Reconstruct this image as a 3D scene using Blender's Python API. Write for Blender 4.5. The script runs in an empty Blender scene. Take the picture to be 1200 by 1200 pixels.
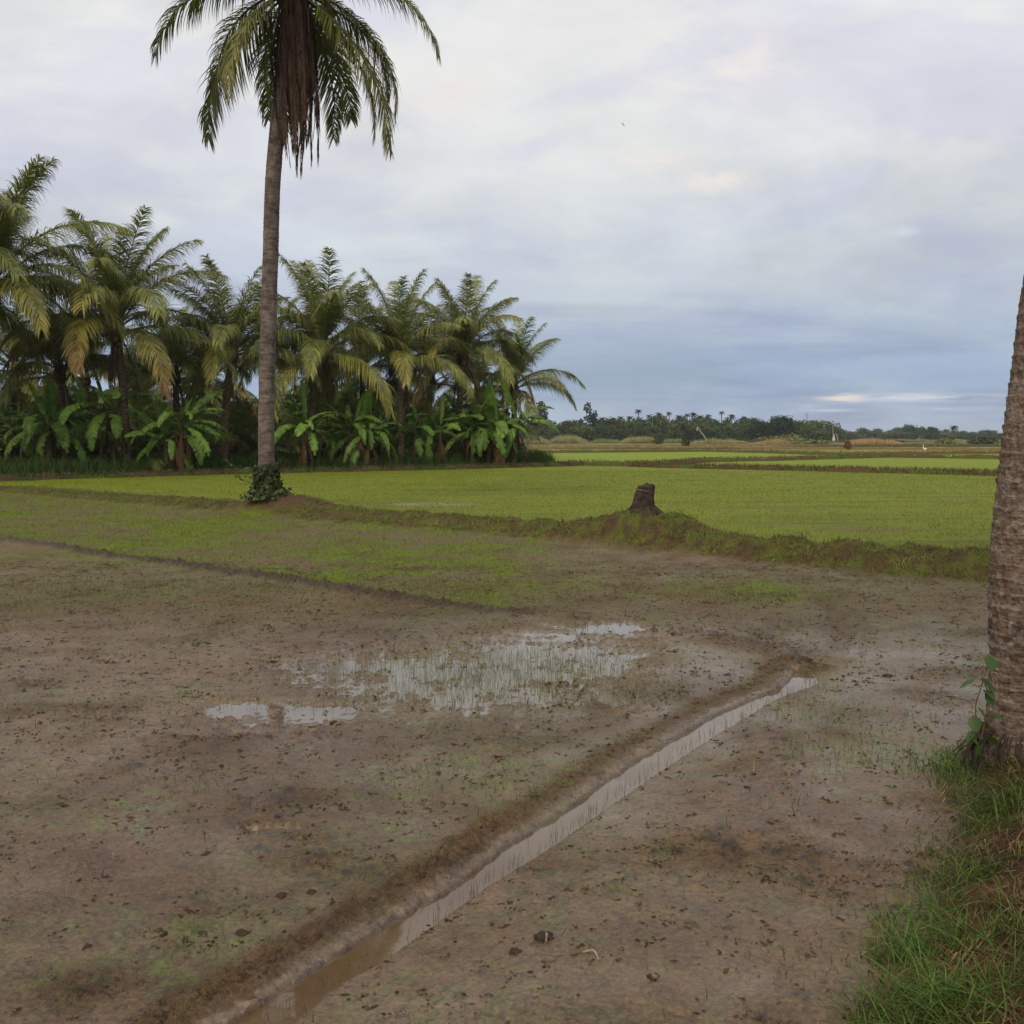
import bpy, math, random
import numpy as np
from mathutils import Vector, Matrix, Euler
R = math.radians
C = bpy.context.scene.collection
sc = bpy.context.scene
rng = np.random.default_rng(7); random.seed(7)

# ------------------------------------------------------------------ camera, world, sun, exposure
H = 1.7; F = 1152.0; PITCH = math.atan(88.5/F)
cam = bpy.data.objects.new('camera', bpy.data.cameras.new('camera')); C.objects.link(cam)
cam.location = (0, 0, H); cam.rotation_euler = (R(90)-PITCH, 0, 0)
cam.data.sensor_width = 36; cam.data.lens = 36*F/1200; cam.data.clip_end = 12000; cam.data.clip_start = .05
sc.camera = cam
SUN_EL, SUN_AZ = 42, 205      # sun lamp veiled by cloud, behind the camera to the left
world = bpy.data.worlds.new('World'); sc.world = world; world.use_nodes = True

class NT:
    def __init__(s, nt): s.nt = nt; nt.nodes.clear()
    def n(s, typ, ins=None, **kw):
        nd = s.nt.nodes.new(typ)
        for k, v in kw.items(): setattr(nd, k, v)
        for k, v in (ins or {}).items():
            if hasattr(v, 'is_output') or isinstance(v, bpy.types.NodeSocket): s.nt.links.new(v, nd.inputs[k])
            else: nd.inputs[k].default_value = v
        return nd
    def math(s, op, a, b=None, clamp=False):
        i = {0: a}
        if b is not None: i[1] = b
        return s.n('ShaderNodeMath', i, operation=op, use_clamp=clamp).outputs[0]
    def vmath(s, op, a, b=None):
        i = {0: a}
        if b is not None: i[1] = b
        return s.n('ShaderNodeVectorMath', i, operation=op).outputs[0]
    def mix(s, f, a, b, typ='MIX'):
        return s.n('ShaderNodeMix', {0: f, 6: a, 7: b}, data_type='RGBA', blend_type=typ).outputs[2]
    def maprange(s, v, a, b, c, d, smooth=False):
        return s.n('ShaderNodeMapRange', {0: v, 1: a, 2: b, 3: c, 4: d}, interpolation_type='SMOOTHSTEP' if smooth else 'LINEAR').outputs[0]
    def noise(s, vec, scale, detail=3, rough=.55, dist=0):
        return s.n('ShaderNodeTexNoise', {'Vector': vec, 'Scale': scale, 'Detail': detail, 'Roughness': rough, 'Distortion': dist}).outputs[0]
    def ramp(s, v, stops):
        r = s.n('ShaderNodeValToRGB', {0: v}); e = r.color_ramp.elements
        e[0].position, e[0].color = stops[0][0], (*stops[0][1], 1)
        e[1].position, e[1].color = stops[-1][0], (*stops[-1][1], 1)
        for p, c in stops[1:-1]:
            k = e.new(p); k.color = (*c, 1)
        return r.outputs[0]

def lin(r, g, b):
    return tuple((c/255/12.92 if c/255 <= .04045 else ((c/255+.055)/1.055)**2.4) for c in (r, g, b))

w = NT(world.node_tree)
gen = w.n('ShaderNodeTexCoord').outputs['Generated']
dirv = w.vmath('NORMALIZE', gen)
sep = w.n('ShaderNodeSeparateXYZ', {0: dirv})
X, Y, Z = sep.outputs
grad = w.ramp(w.math('MULTIPLY', Z, 1.0, True), [
    (0.0, lin(172, 186, 204)), (.022, lin(168, 182, 202)), (.055, lin(156, 174, 197)), (.085, lin(165, 181, 202)),
    (.125, lin(186, 196, 210)), (.2, lin(207, 212, 219)), (.3, lin(220, 221, 225)), (.42, lin(227, 227, 231)),
    (.7, lin(241, 239, 236)), (1.0, lin(250, 246, 240))])
zc = w.math('ADD', w.math('MAXIMUM', Z, 0.0), .10)
plane = w.n('ShaderNodeCombineXYZ', {0: w.math('DIVIDE', X, zc), 1: w.math('DIVIDE', Y, zc), 2: 0.0}).outputs[0]
c1 = w.noise(plane, .55, 7, .6, .9)
c2 = w.noise(w.vmath('MULTIPLY', dirv, (1, 1, 3.2)), 2.6, 7, .55, .6)
cc = w.math('ADD', w.math('MULTIPLY', c1, .6), w.math('MULTIPLY', c2, .4))
bright = w.maprange(cc, .36, .62, .83, 1.09, True)
c3 = w.noise(w.vmath('MULTIPLY', dirv, (1.0, 1.0, 2.6)), 5.0, 7, .6, .5)
bright = w.math('MULTIPLY', bright, w.maprange(c3, .38, .62, .94, 1.05, True))
cloud = w.mix(1.0, grad, w.n('ShaderNodeCombineColor', {0: bright, 1: bright, 2: w.maprange(cc, .36, .62, .865, 1.065, True)}).outputs[0], 'MULTIPLY')
# directions toward the north horizon, as slopes
yy = w.math('MAXIMUM', Y, .05)
sx = w.math('DIVIDE', X, yy); sz = w.math('DIVIDE', Z, yy)
slopes = w.n('ShaderNodeCombineXYZ', {0: sx, 1: sz, 2: 0.0}).outputs[0]
puff = w.noise(w.vmath('MULTIPLY', slopes, (9, 20, 1)), 1.0, 8, .68, .9)
streak = w.noise(w.vmath('MULTIPLY', slopes, (14, 150, 1)), 1.0, 4, .6, .2)
def spot(col, x0, z0, rx, rz, amt, tex, lo, hi, base):
    q = w.vmath('MULTIPLY', w.vmath('SUBTRACT', slopes, (x0, z0, 0)), (1/rx, 1/rz, 0))
    d = w.n('ShaderNodeVectorMath', {0: q}, operation='LENGTH').outputs['Value']
    m = w.maprange(d, 1, 0, 0, 1, True)
    t = w.maprange(tex, lo, hi, 0, 1, True)
    return w.mix(w.math('MULTIPLY', w.math('MULTIPLY', m, t), amt), base, (*col, 1))
S = lambda px, py: ((px-600)/F, (511.5-py)/F)
for (px, py, rx, ry, amt, col) in [(825, 85, 150, 75, .8, (242, 233, 227)), (640, 60, 200, 60, .4, (232, 228, 230)), (800, 78, 34, 18, .5, (242, 242, 246)), (850, 70, 60, 30, .45, (245, 226, 216)),
                                    (520, 118, 90, 45, .8, (232, 224, 222)), (760, 195, 70, 34, .9, (236, 228, 222)), (835, 218, 70, 22, .95, (237, 228, 221)),
                                    (1010, 150, 200, 40, .35, (224, 220, 226)), (1048, 276, 34, 9, .45, (226, 234, 242)), (900, 335, 220, 20, .35, (200, 208, 218))]:
    a, b = S(px, py); cloud = spot(lin(*col), a, b, rx/F, ry/F, amt, puff, .36, .62, cloud)
for (px, py, rx, ry, amt, col) in [(1075, 466, 165, 8, .75, (222, 222, 228)), (985, 467, 42, 9, .9, (234, 222, 212)), (970, 481, 50, 3.5, .6, (214, 218, 226)), (1120, 480, 90, 5, .5, (204, 210, 222)), (945, 476, 14, 3, .5, (210, 215, 225))]:
    a, b = S(px, py); cloud = spot(lin(*col), a, b, rx/F, ry/F, amt, streak, .34, .56, cloud)
sky = w.n('ShaderNodeTexSky', sky_type='NISHITA', sun_disc=False, sun_elevation=R(SUN_EL), sun_rotation=R(SUN_AZ), dust_density=3.0).outputs[0]
cloud10 = w.mix(1.0, cloud, (10, 10, 10, 1), 'MULTIPLY')
cloud10.node.clamp_result = False
fin = w.mix(.97, sky, cloud10)
bg = w.n('ShaderNodeBackground', {0: fin, 1: .10})
w.n('ShaderNodeOutputWorld', {0: bg.outputs[0]})

sl = bpy.data.lights.new('sun', 'SUN'); sl.energy = 2.0; sl.angle = R(22); sl.color = (1, .84, .62)
so = bpy.data.objects.new('sun', sl); C.objects.link(so)
az = R(SUN_AZ); d = Vector((math.sin(az)*math.cos(R(SUN_EL)), math.cos(az)*math.cos(R(SUN_EL)), math.sin(R(SUN_EL))))
so.rotation_euler = d.to_track_quat('Z', 'Y').to_euler(); so.location = (-10, -20, 30)
sc.view_settings.view_transform = 'Standard'; sc.view_settings.look = 'None'
sc.view_settings.exposure = 0.10; sc.view_settings.gamma = 1.0; sc.view_settings.use_curve_mapping = False

# ------------------------------------------------------------------ place helpers
cp, sp = math.cos(PITCH), math.sin(PITCH)
def ray(px, py):
    cx, cy = (px-600)/F, (600-py)/F
    return Vector((cx, cp+cy*sp, -sp+cy*cp))
def at(px, py, z=0.0):
    d = ray(px, py); t = (z-H)/d.z; return Vector((0, 0, H)) + d*t
def aty(px, py, Y):
    d = ray(px, py); t = Y/d.y; return Vector((0, 0, H)) + d*t
def pl(pts, z=0.0): return np.array([at(x, y, z)[:2] for x, y in pts])

_perm = rng.permutation(256); _ga = rng.random(256)*2*np.pi; _gx, _gy = np.cos(_ga), np.sin(_ga)
def pn(x, y, seed=0):
    xi = np.floor(x).astype(np.int64); yi = np.floor(y).astype(np.int64); xf = x-xi; yf = y-yi
    def g(a, b, dx, dy):
        h = _perm[(a+_perm[(b+seed*17) & 255]) & 255]; return _gx[h]*dx+_gy[h]*dy
    u = xf*xf*xf*(xf*(xf*6-15)+10); v = yf*yf*yf*(yf*(yf*6-15)+10)
    a = g(xi, yi, xf, yf); b = g(xi+1, yi, xf-1, yf); c = g(xi, yi+1, xf, yf-1); d = g(xi+1, yi+1, xf-1, yf-1)
    return ((a*(1-u)+b*u)*(1-v)+(c*(1-u)+d*u)*v)*1.5
def fbm(x, y, s, o=4, seed=0, rough=.5):
    r = 0; a = 1; x = x/s+seed*3.7; y = y/s-seed*2.3
    for i in range(o):
        r = r+a*pn(x, y, seed+i); a *= rough; x = x*2.03+11.3; y = y*2.03+5.1
    return r
def ss(v, a, b):
    t = np.clip((v-a)/(b-a), 0, 1); return t*t*(3-2*t)
def dist_pl(x, y, P):
    best = np.full(x.shape, 1e9); side = np.zeros(x.shape); tt = np.zeros(x.shape)
    for i in range(len(P)-1):
        a, b = P[i], P[i+1]; e = b-a; L = max(1e-9, e@e)
        t = np.clip(((x-a[0])*e[0]+(y-a[1])*e[1])/L, 0, 1)
        dx = x-(a[0]+t*e[0]); dy = y-(a[1]+t*e[1]); dd = np.hypot(dx, dy)
        m = dd < best; best = np.where(m, dd, best); side = np.where(m, np.sign(e[0]*dy-e[1]*dx), side); tt = np.where(m, i+t, tt)
    return best, side, tt
def inside(x, y, P):
    r = np.zeros(x.shape, bool); n = len(P)
    for i in range(n):
        x1, y1 = P[i]; x2, y2 = P[(i+1) % n]
        c = ((y1 > y) != (y2 > y)) & (x < (x2-x1)*(y-y1)/(y2-y1+1e-12)+x1); r ^= c
    return r
def blob(x, y, px, py, rx, ry, nz=0):
    c = at(px, py); rw = rx*c.y/F; rh = (at(px, py-ry).y-at(px, py+ry).y)/2
    r2 = ((x-c.x)/rw)**2+((y-c.y)/rh)**2
    return np.clip(1-r2*.7+nz, 0, 1)*(r2 < 4)

# ------------------------------------------------------------------ ground shape
WL = 0.0        # water level in the ditch
DL = [(232, 1230), (275, 1200), (330, 1165), (379, 1133), (425, 1104), (467, 1079), (525, 1046), (554, 1025), (587, 1000), (617, 981), (662, 954), (709, 919), (757, 887), (791, 867), (840, 839), (877, 822), (915, 808), (926, 797), (932, 787)]
DR = [(290, 1240), (342, 1200), (392, 1162), (404, 1150), (458, 1121), (533, 1067), (567, 1042), (642, 996), (712, 947), (750, 921), (810, 880), (862, 848), (900, 824), (925, 813), (956, 803), (959, 795)]
PL_, PR_ = pl(DL, WL), pl(DR, WL)
# carry the ditch on past the bottom of the picture
PL_ = np.vstack([PL_[0]+(PL_[0]-PL_[2])*3.2, PL_]); PR_ = np.vstack([PR_[0]+(PL_[0]-PL_[1]), PR_])
DPOLY = np.vstack([PL_, PR_[::-1]])
FOOT = pl([(-900, 560), (-300, 570), (0, 578), (125, 590), (270, 603), (350, 612), (500, 622), (600, 632), (700, 642), (750, 648), (815, 653), (900, 665), (1000, 673), (1050, 682), (1160, 687), (1350, 700), (2000, 730)])
RIDGE = pl([(-500, 600), (-200, 617), (0, 635), (60, 643), (130, 655), (230, 668), (310, 680), (370, 689), (450, 704), (520, 713), (580, 720), (610, 722)])
SPUR = pl([(770, 742), (820, 748), (860, 756), (900, 767), (935, 782)])
TRK = pl([(962, 706), (978, 724), (990, 742), (985, 762), (978, 775)])
BANK = pl([(1250, 820), (1180, 850), (1125, 872), (1100, 920), (1090, 965), (1065, 1020), (1035, 1085), (1010, 1140), (990, 1200), (960, 1290)])
MOUND = [at(700, 640).y, ]
PALMXY = aty(313, 583, 21.4); STUMPXY = aty(754, 603, 15.7)
GFRONT = pl([(-2500, 640), (-300, 574), (0, 564), (150, 559), (330, 554), (480, 551), (640, 547)])   # foot of the grove bank
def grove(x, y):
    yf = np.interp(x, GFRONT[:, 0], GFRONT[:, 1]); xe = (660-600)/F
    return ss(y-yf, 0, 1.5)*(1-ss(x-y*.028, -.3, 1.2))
def height(x, y, full=False):
    x = np.asarray(x, float); y = np.asarray(y, float)
    near = y < 60
    n1 = fbm(x, y, 1.1, 3, 1); n2 = fbm(x, y, .33, 3, 2)
    z = .030+.010*n1+.008*n2
    fine = ss(-y, -22, -6)
    cl = fbm(x, y*1.0, .06, 3, 3, .6); cm = ss(fbm(x, y, .8, 3, 4), .0, .7)
    rough_a = .25+.9*cm
    z = z+fine*.008*rough_a*np.abs(cl)*1.4+fine*.004*fbm(x, y, .025, 2, 61)
    lump = ss(fbm(x, y, .14, 2, 6), .28, .75)*cm
    z = z+.018*lump*ss(-y, -30, -8)
    # puddles
    nz = .45*fbm(x*.8, y, .30, 5, 5, .6)+.35*n1+.35*fbm(x, y, .12, 3, 64)+.55*fbm(x*.8, y, .05, 3, 70)
    pud = np.zeros_like(z)
    for (px, py, rx, ry, am) in [(715, 738, 60, 9, 1.0), (650, 735, 22, 4, .9), (765, 747, 34, 4, .95), (640, 772, 130, 30, .92), (530, 795, 190, 42, .84), (410, 785, 110, 26, .76), (650, 815, 120, 24, .70), (330, 842, 110, 24, .66),
                                  (275, 832, 44, 17, .92), (385, 836, 46, 13, .86), (318, 977, 34, 7, 1.2), (580, 815, 150, 28, .70), (640, 750, 110, 12, .70)]:
        pud = np.maximum(pud, am*blob(x, y, px, py, rx, ry, nz*.75))
    sheen = np.maximum(blob(x, y, 560, 790, 260, 62, .35*nz), blob(x, y, 320, 835, 130, 34, .35*nz)); z = .026*sheen*.35+z*(1-.35*sheen)
    z = z-.052*pud
    # small ridges
    k = (y < 34)
    d, s, t = dist_pl(x, y, RIDGE)
    rr = np.exp(-(d/.13)**2)*(1+.6*fbm(x, y, .12, 2, 8)); z = z+.07*np.clip(rr*(.55+.9*np.abs(fbm(x, y, .09, 3, 62, .65))), 0, 1.5)*(y < 60)*(1-.6*ss(x, -1.0, .2))
    d2, s2, t2 = dist_pl(x, y, SPUR); r2 = np.exp(-(d2/.10)**2)*(1+.9*fbm(x, y, .1, 2, 9)); z = z+.035*np.clip(r2, 0, 2)
    d3, _, _ = dist_pl(x, y, TRK); z = z-.03*np.exp(-(d3/.05)**2)+.025*np.exp(-((d3-.13)/.05)**2)
    # ditch
    box = (y < 7.5) & (y > -2) & (x < 3.2)
    ins = np.zeros(x.shape, bool); dl = np.full(x.shape, 9.); dr = np.full(x.shape, 9.)
    if box.any():
        xb, yb = x[box], y[box]
        jx = .028*fbm(xb, yb, .14, 4, 10, .6)
        dl[box] = dist_pl(xb, yb, PL_)[0]+jx; dr[box] = dist_pl(xb, yb, PR_)[0]+jx*1.5
        ins[box] = inside(xb, yb, DPOLY)
    dm = np.minimum(dl, dr)
    leftside = (~ins) & (dl < dr); rightside = (~ins) & (dr <= dl)
    zr = WL+.002+(z-WL)*ss(dr, 0, .55)
    # left: water edge, smooth wall, ridge of thrown up mud
    wall = WL+.002+.010*ss(dl, 0, .005)+.010*ss(dl, .005, .028)
    lr = ss(dl, .022, .05)
    spoil = np.exp(-((dl-.13)/.085)**2)*(.002+.038*np.abs(fbm(x, y, .13, 4, 12, .65)))*(1-.85*ss(y, 3.6, 6))
    z = np.where(leftside & (dl < 1.2), wall*(1-lr)+(z+spoil)*lr, z)
    z = np.where(rightside & (dr < .55), zr, z)
    z = np.where(ins, WL-.07*ss(dm, 0, .05)-.002, z)
    # bund
    yf = np.interp(x, FOOT[:, 0], FOOT[:, 1])
    slope = np.interp(x, [-30, -8, 0, 6], [.8, .8, .93, .97])
    s = (y-yf)*slope+.12*fbm(x, y, .5, 3, 13)
    hb = np.interp(x, [-14, -9, -4, 1, 6, 10], [.09, .13, .15, .18, .23, .24])
    wd = np.interp(x, [-14, -6, 2, 8], [1.6, 2.0, 2.3, 2.6])
    prof = ss(s, -.05, 1.0)*(1-ss(s, wd-.8, wd))
    bnd = prof*hb*(1+.45*fbm(x, y, .6, 4, 14))
    pm = .27*np.exp(-(((x-PALMXY.x)/1.2)**2+((y-PALMXY.y)/.75)**2))+.10*np.exp(-(((x-PALMXY.x-1.6)/1.6)**2+((y-PALMXY.y+.2)/.6)**2))
    sm = .25*np.exp(-(((x-STUMPXY.x)/1.15)**2+((y-STUMPXY.y+.05)/.80)**2))+.13*np.exp(-(((x-STUMPXY.x-1.1)/1.2)**2+((y-STUMPXY.y+.25)/.5)**2))
    z = z+bnd+(pm+sm)*ss(s, -.1, .5)
    # grove ground and the near right bank
    z = z+.16*grove(x, y)
    db, sb, _ = dist_pl(x, y, BANK)
    bk = np.where((sb > 0) & (y < 6.2), db, 0)
    bk = bk*(y < 6.2)
    hk = ss(bk, -.02, .75)*.26*(1+.15*n2)+.10*np.exp(-(((x-2.33)/.45)**2+((y-4.45)/.4)**2))
    z = z+hk
    if full: return z, dict(pud=pud, sheen=sheen, ridge=rr*(d < .5), spur=r2, ins=ins, dl=np.where(leftside | ins, dl, 9), dr=dr, left=leftside, prof=prof, s=s, bank=bk, n1=n1, n2=n2, cm=cm, lump=lump, cl=cl, trk=np.exp(-(d3/.18)**2), grove=grove(x, y), pm=pm, sm=sm)
    return z

# ------------------------------------------------------------------ mesh helpers
def mesh_np(name, V, Fc, mat, tint=None, wet=None, smooth=True):
    V = np.asarray(V, np.float32); Fc = np.asarray(Fc, np.int32); k = Fc.shape[1]
    me = bpy.data.meshes.new(name); me.vertices.add(len(V)); me.vertices.foreach_set('co', V.ravel())
    me.loops.add(Fc.size); me.loops.foreach_set('vertex_index', Fc.ravel())
    me.polygons.add(len(Fc)); me.polygons.foreach_set('loop_start', np.arange(0, Fc.size, k, dtype=np.int32))
    if smooth: me.polygons.foreach_set('use_smooth', np.ones(len(Fc), bool))
    if tint is not None:
        a = me.attributes.new('tint', 'FLOAT_COLOR', 'POINT')
        a.data.foreach_set('color', np.hstack([np.clip(tint, 0, 1), np.ones((len(V), 1))]).astype(np.float32).ravel())
    if wet is not None:
        a = me.attributes.new('wet', 'FLOAT', 'POINT'); a.data.foreach_set('value', wet.astype(np.float32))
    me.materials.append(mat); me.update(calc_edges=True); me.validate(); return me
def obj(name, me, parent=None, loc=None, rot=None, scale=None):
    o = bpy.data.objects.new(name, me); C.objects.link(o)
    if parent is not None: o.parent = parent
    if loc is not None: o.location = loc
    if rot is not None: o.rotation_euler = rot
    if scale is not None: o.scale = (scale,)*3 if not hasattr(scale, '__len__') else scale
    return o
def thing(name, label, cat, loc=(0, 0, 0), rz=0, group=None):
    o = obj(name, None, None, loc, (0, 0, rz)); o.empty_display_size = .2
    return tag(o, label, cat, group)
def tag(o, label, cat, group=None, kind=None):
    o['label'] = label; o['category'] = cat
    if group: o['group'] = group
    if kind: o['kind'] = kind
    return o

def new_mat(name):
    m = bpy.data.materials.new(name); m.use_nodes = True; return m, NT(m.node_tree)
def leaf_mat(name, rough=.5, trans=.25, spec=.4, var=.35):
    m, t = new_mat(name)
    a = t.n('ShaderNodeAttribute', attribute_name='tint').outputs['Color']
    oi = t.n('ShaderNodeObjectInfo').outputs['Random']
    tc = t.n('ShaderNodeTexCoord').outputs['Object']
    nz = t.noise(tc, 1.7, 3); f = t.math('MULTIPLY', t.maprange(nz, .3, .7, 1-var, 1+var), t.maprange(oi, 0, 1, .85, 1.15))
    col = t.vmath('SCALE', a); col.node.inputs['Scale'].default_value = 1; t.nt.links.new(f, col.node.inputs['Scale'])
    b = t.n('ShaderNodeBsdfPrincipled', {'Base Color': col, 'Roughness': rough, 'Specular IOR Level': spec})
    tr = t.n('ShaderNodeBsdfTranslucent', {'Color': col})
    mx = t.n('ShaderNodeMixShader', {0: trans, 1: b.outputs[0], 2: tr.outputs[0]})
    t.n('ShaderNodeOutputMaterial', {0: mx.outputs[0]}); return m
M_FROND = leaf_mat('palm_leaf', .42, .22, .5)
M_GRASS = leaf_mat('grass_blade', .55, .3, .25, .3)
M_BANANA = leaf_mat('banana_leaf', .5, .3, .35, .4)
M_DRY = leaf_mat('dry_leaf', .85, .1, .1)
M_TREE = leaf_mat('tree_leaf', .7, .15, .1)

def bark_mat(name, c1, c2, c3, ringscale=9, lichen=.0, bump=.6, rough=.85, vscale=14):
    m, t = new_mat(name)
    tc = t.n('ShaderNodeTexCoord').outputs['Object']
    n1 = t.noise(t.vmath('MULTIPLY', tc, (1, 1, .35)), vscale, 6, .65)
    n2 = t.noise(t.vmath('MULTIPLY', tc, (1, 1, 3.5)), ringscale, 4, .6)
    n3 = t.noise(tc, 2.2, 4, .6)
    col = t.mix(t.maprange(n1, .35, .68, 0, 1), (*c1, 1), (*c2, 1))
    col = t.mix(t.maprange(n2, .46, .62, 0, .8), col, (*c3, 1))
    vr = t.maprange(n3, .3, .7, .7, 1.3)
    col = t.mix(1.0, col, t.n('ShaderNodeCombineColor', {0: vr, 1: vr, 2: vr}).outputs[0], 'MULTIPLY')
    if lichen > 0:
        n4 = t.noise(tc, 24, 6, .7); n5 = t.noise(tc, 3, 3, .5)
        geo = t.n('ShaderNodeNewGeometry').outputs['Normal']; gx = t.n('ShaderNodeSeparateXYZ', {0: geo}).outputs[0]
        f = t.math('MULTIPLY', t.maprange(n4, .50, .62, 0, 1), t.maprange(t.math('ADD', n5, t.math('MULTIPLY', gx, -.14)), .46, .66, 0.0, 1))
        col = t.mix(t.math('MULTIPLY', f, lichen), col, (.30, .29, .26, 1))
    b = t.n('ShaderNodeBsdfPrincipled', {'Base Color': col, 'Roughness': rough, 'Specular IOR Level': .2})
    hgt = t.math('ADD', n1, t.math('MULTIPLY', n2, .6))
    bp = t.n('ShaderNodeBump', {'Strength': bump, 'Distance': .03, 'Height': hgt})
    t.nt.links.new(bp.outputs[0], b.inputs['Normal'])
    t.n('ShaderNodeOutputMaterial', {0: b.outputs[0]}); return m
M_BARK_NEAR = bark_mat('palm_bark_near', (.13, .088, .064), (.22, .16, .12), (.08, .052, .038), 14, .55, .8, .85, 30)
M_BARK = bark_mat('palm_bark', (.10, .078, .066), (.19, .155, .135), (.055, .04, .034), 5, .0, .7, .85, 9)
M_BARK2 = bark_mat('grove_bark', (.11, .07, .045), (.20, .14, .09), (.055, .036, .026), 4, .0, .7, .9, 6)
M_STUMP = bark_mat('stump_wood', (.035, .024, .019), (.075, .053, .042), (.02, .014, .012), 9, 0, 1.0, .9, 16)
M_BSTEM = bark_mat('banana_stem', (.10, .062, .035), (.17, .12, .055), (.045, .02, .016), 5, 0, .6, .8, 7)
M_TWIG = bark_mat('twig_wood', (.20, .15, .10), (.32, .26, .18), (.12, .08, .05), 20, 0, .3, .8, 30)

# ground material: per-vertex soil/plant colour and wetness, fine grain from noise
m, t = new_mat('mud_and_grass'); M_GROUND = m
tc = t.n('ShaderNodeTexCoord').outputs['Object']
tint = t.n('ShaderNodeAttribute', attribute_name='tint').outputs['Color']
wet = t.n('ShaderNodeAttribute', attribute_name='wet').outputs['Fac']
g1 = t.noise(tc, 55, 5, .7); g2 = t.noise(tc, 9, 4, .6); g3 = t.noise(tc, 220, 3, .6)
f = t.math('MULTIPLY', t.maprange(g1, .3, .7, .55, 1.40), t.maprange(g2, .3, .7, .82, 1.18))
col = t.vmath('SCALE', tint); t.nt.links.new(f, col.node.inputs['Scale'])
spk = t.math('MAXIMUM', t.maprange(t.noise(tc, 26, 5, .8, .8), .56, .60, 0, .85), t.maprange(t.noise(t.vmath('ADD', tc, (7, 3, 1)), 9, 6, .8, 1.0), .585, .62, 0, .85))
spk = t.math('MULTIPLY', spk, t.maprange(t.noise(tc, 1.3, 3), .35, .6, .35, 1))
col = t.mix(spk, col, t.mix(.8, col, (.012, .009, .007, 1)))
rgh = t.math('ADD', t.maprange(wet, 0, 1, .85, .12), t.maprange(g2, .3, .7, -.08, .10), True)
b = t.n('ShaderNodeBsdfPrincipled', {'Base Color': col, 'Roughness': rgh, 'Specular IOR Level': t.maprange(wet, 0, 1, .05, .80)})
hh = t.math('ADD', t.math('MULTIPLY', g1, .8), t.math('ADD', t.math('MULTIPLY', g3, .25), t.math('MULTIPLY', g2, 1.4)))
bp = t.n('ShaderNodeBump', {'Strength': t.maprange(wet, .3, 1, 1.0, .22), 'Distance': .02, 'Height': hh}); t.nt.links.new(bp.outputs[0], b.inputs['Normal'])
t.n('ShaderNodeOutputMaterial', {0: b.outputs[0]})

# water
def water_mat(name, c1, c2, rough=.03, sc_=1.2):
    m, t = new_mat(name); tc = t.n('ShaderNodeTexCoord').outputs['Object']
    n = t.noise(tc, sc_, 4, .6); col = t.mix(t.maprange(n, .42, .58, 0, 1), (*c1, 1), (*c2, 1))
    b = t.n('ShaderNodeBsdfPrincipled', {'Base Color': col, 'Roughness': rough, 'IOR': 1.4, 'Specular IOR Level': 1.0})
    bp = t.n('ShaderNodeBump', {'Strength': .10, 'Distance': .004, 'Height': t.noise(tc, 9, 2, .5)}); t.nt.links.new(bp.outputs[0], b.inputs['Normal'])
    t.n('ShaderNodeOutputMaterial', {0: b.outputs[0]}); return m
M_WATER = water_mat('silty_water', (.10, .078, .055), (.13, .105, .08), .05)
M_DITCH = water_mat('ditch_water', (.10, .065, .036), (.13, .09, .055), .03, 2.2)

# ------------------------------------------------------------------ ground sheet
HZ = 511.5
rows = [-60, -25, -10, -3, 0, 1.0, 1.6, 2.1]
py = 1290.0
while True:
    Yv = H*F/(py-HZ)
    if Yv > 20: break
    if Yv > 2.15: rows.append(Yv)
    py -= 1.35
Yv = rows[-1]
while Yv < 62: Yv += .42; rows.append(Yv)
while Yv < 330: Yv += max(1.0, Yv*.012); rows.append(Yv)
while Yv < 2300: Yv *= 1.12; rows.append(Yv)
rows = np.array(rows)
u = np.linspace(-1, 1, 590)
side = np.array([1.06, 1.2, 1.5, 2.2, 4, 9]); us = np.concatenate([-side[::-1], u, side])
half = 1.3+np.maximum(rows, 0)*.60
GX = us[None, :]*half[:, None]; GX = GX*np.where(np.abs(us) > 1.01, 1+(np.abs(us)-1)*3*np.exp(-rows[:, None]/40), 1)
GY = np.repeat(rows[:, None], len(us), 1)
GX = np.clip(GX, -2700, 2700); x, y = GX.ravel(), GY.ravel()
z, K = height(x, y, True)
z = np.where(y > 70, .03, z)
mud = np.array([.150, .099, .052]); mud2 = np.array([.112, .070, .037]); dark = np.array([.060, .042, .030]); red = np.array([.105, .056, .034])
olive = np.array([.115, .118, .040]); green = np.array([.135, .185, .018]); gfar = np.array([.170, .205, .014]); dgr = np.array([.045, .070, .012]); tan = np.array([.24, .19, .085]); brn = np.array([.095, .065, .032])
def L3(c, f): return c[None, :]*f[:, None]
def mx(A, B, f): f = np.clip(f, 0, 1)[:, None]; return A*(1-f)+(B if B.ndim == 2 else B[None, :])*f
nA = fbm(x, y, 2.2, 4, 20); nB = fbm(x, y, .5, 4, 21); nC = fbm(x, y, .12, 3, 22); nD_ = fbm(x, y, .045, 3, 67); nS = fbm(x*.12, y, .6, 4, 23); nS2 = fbm(x*.05, y, 1.4, 3, 24)
T = np.repeat(mud[None, :], len(x), 0)
T = mx(T, mud2, ss(nA, -.3, .7)); T = mx(T, red, .45*ss(fbm(x, y, 1.3, 3, 25)+.5*nC, .3, .9))
T = mx(T, olive, .42*ss(fbm(x, y, 1.0, 4, 26)+.9*nC, .2, .7))
T = mx(T, dark, .5*ss(nD_+.4*nC, .35, .7)*(.4+.6*K['cm'])+.65*ss(K['lump'], .2, .8)+.55*ss(nC, .25, .7)*K['cm']+.35*ss(fbm(x, y, .05, 3, 63), .45, .75))
wet_ = (.72+.25*nB-.2*K['cm'])*(1-.62*ss(y, 6.8, 9.8))
nzz = .5*nB+.4*nA+.6*nC; nD_ = fbm(x, y, .045, 3, 67)
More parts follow.
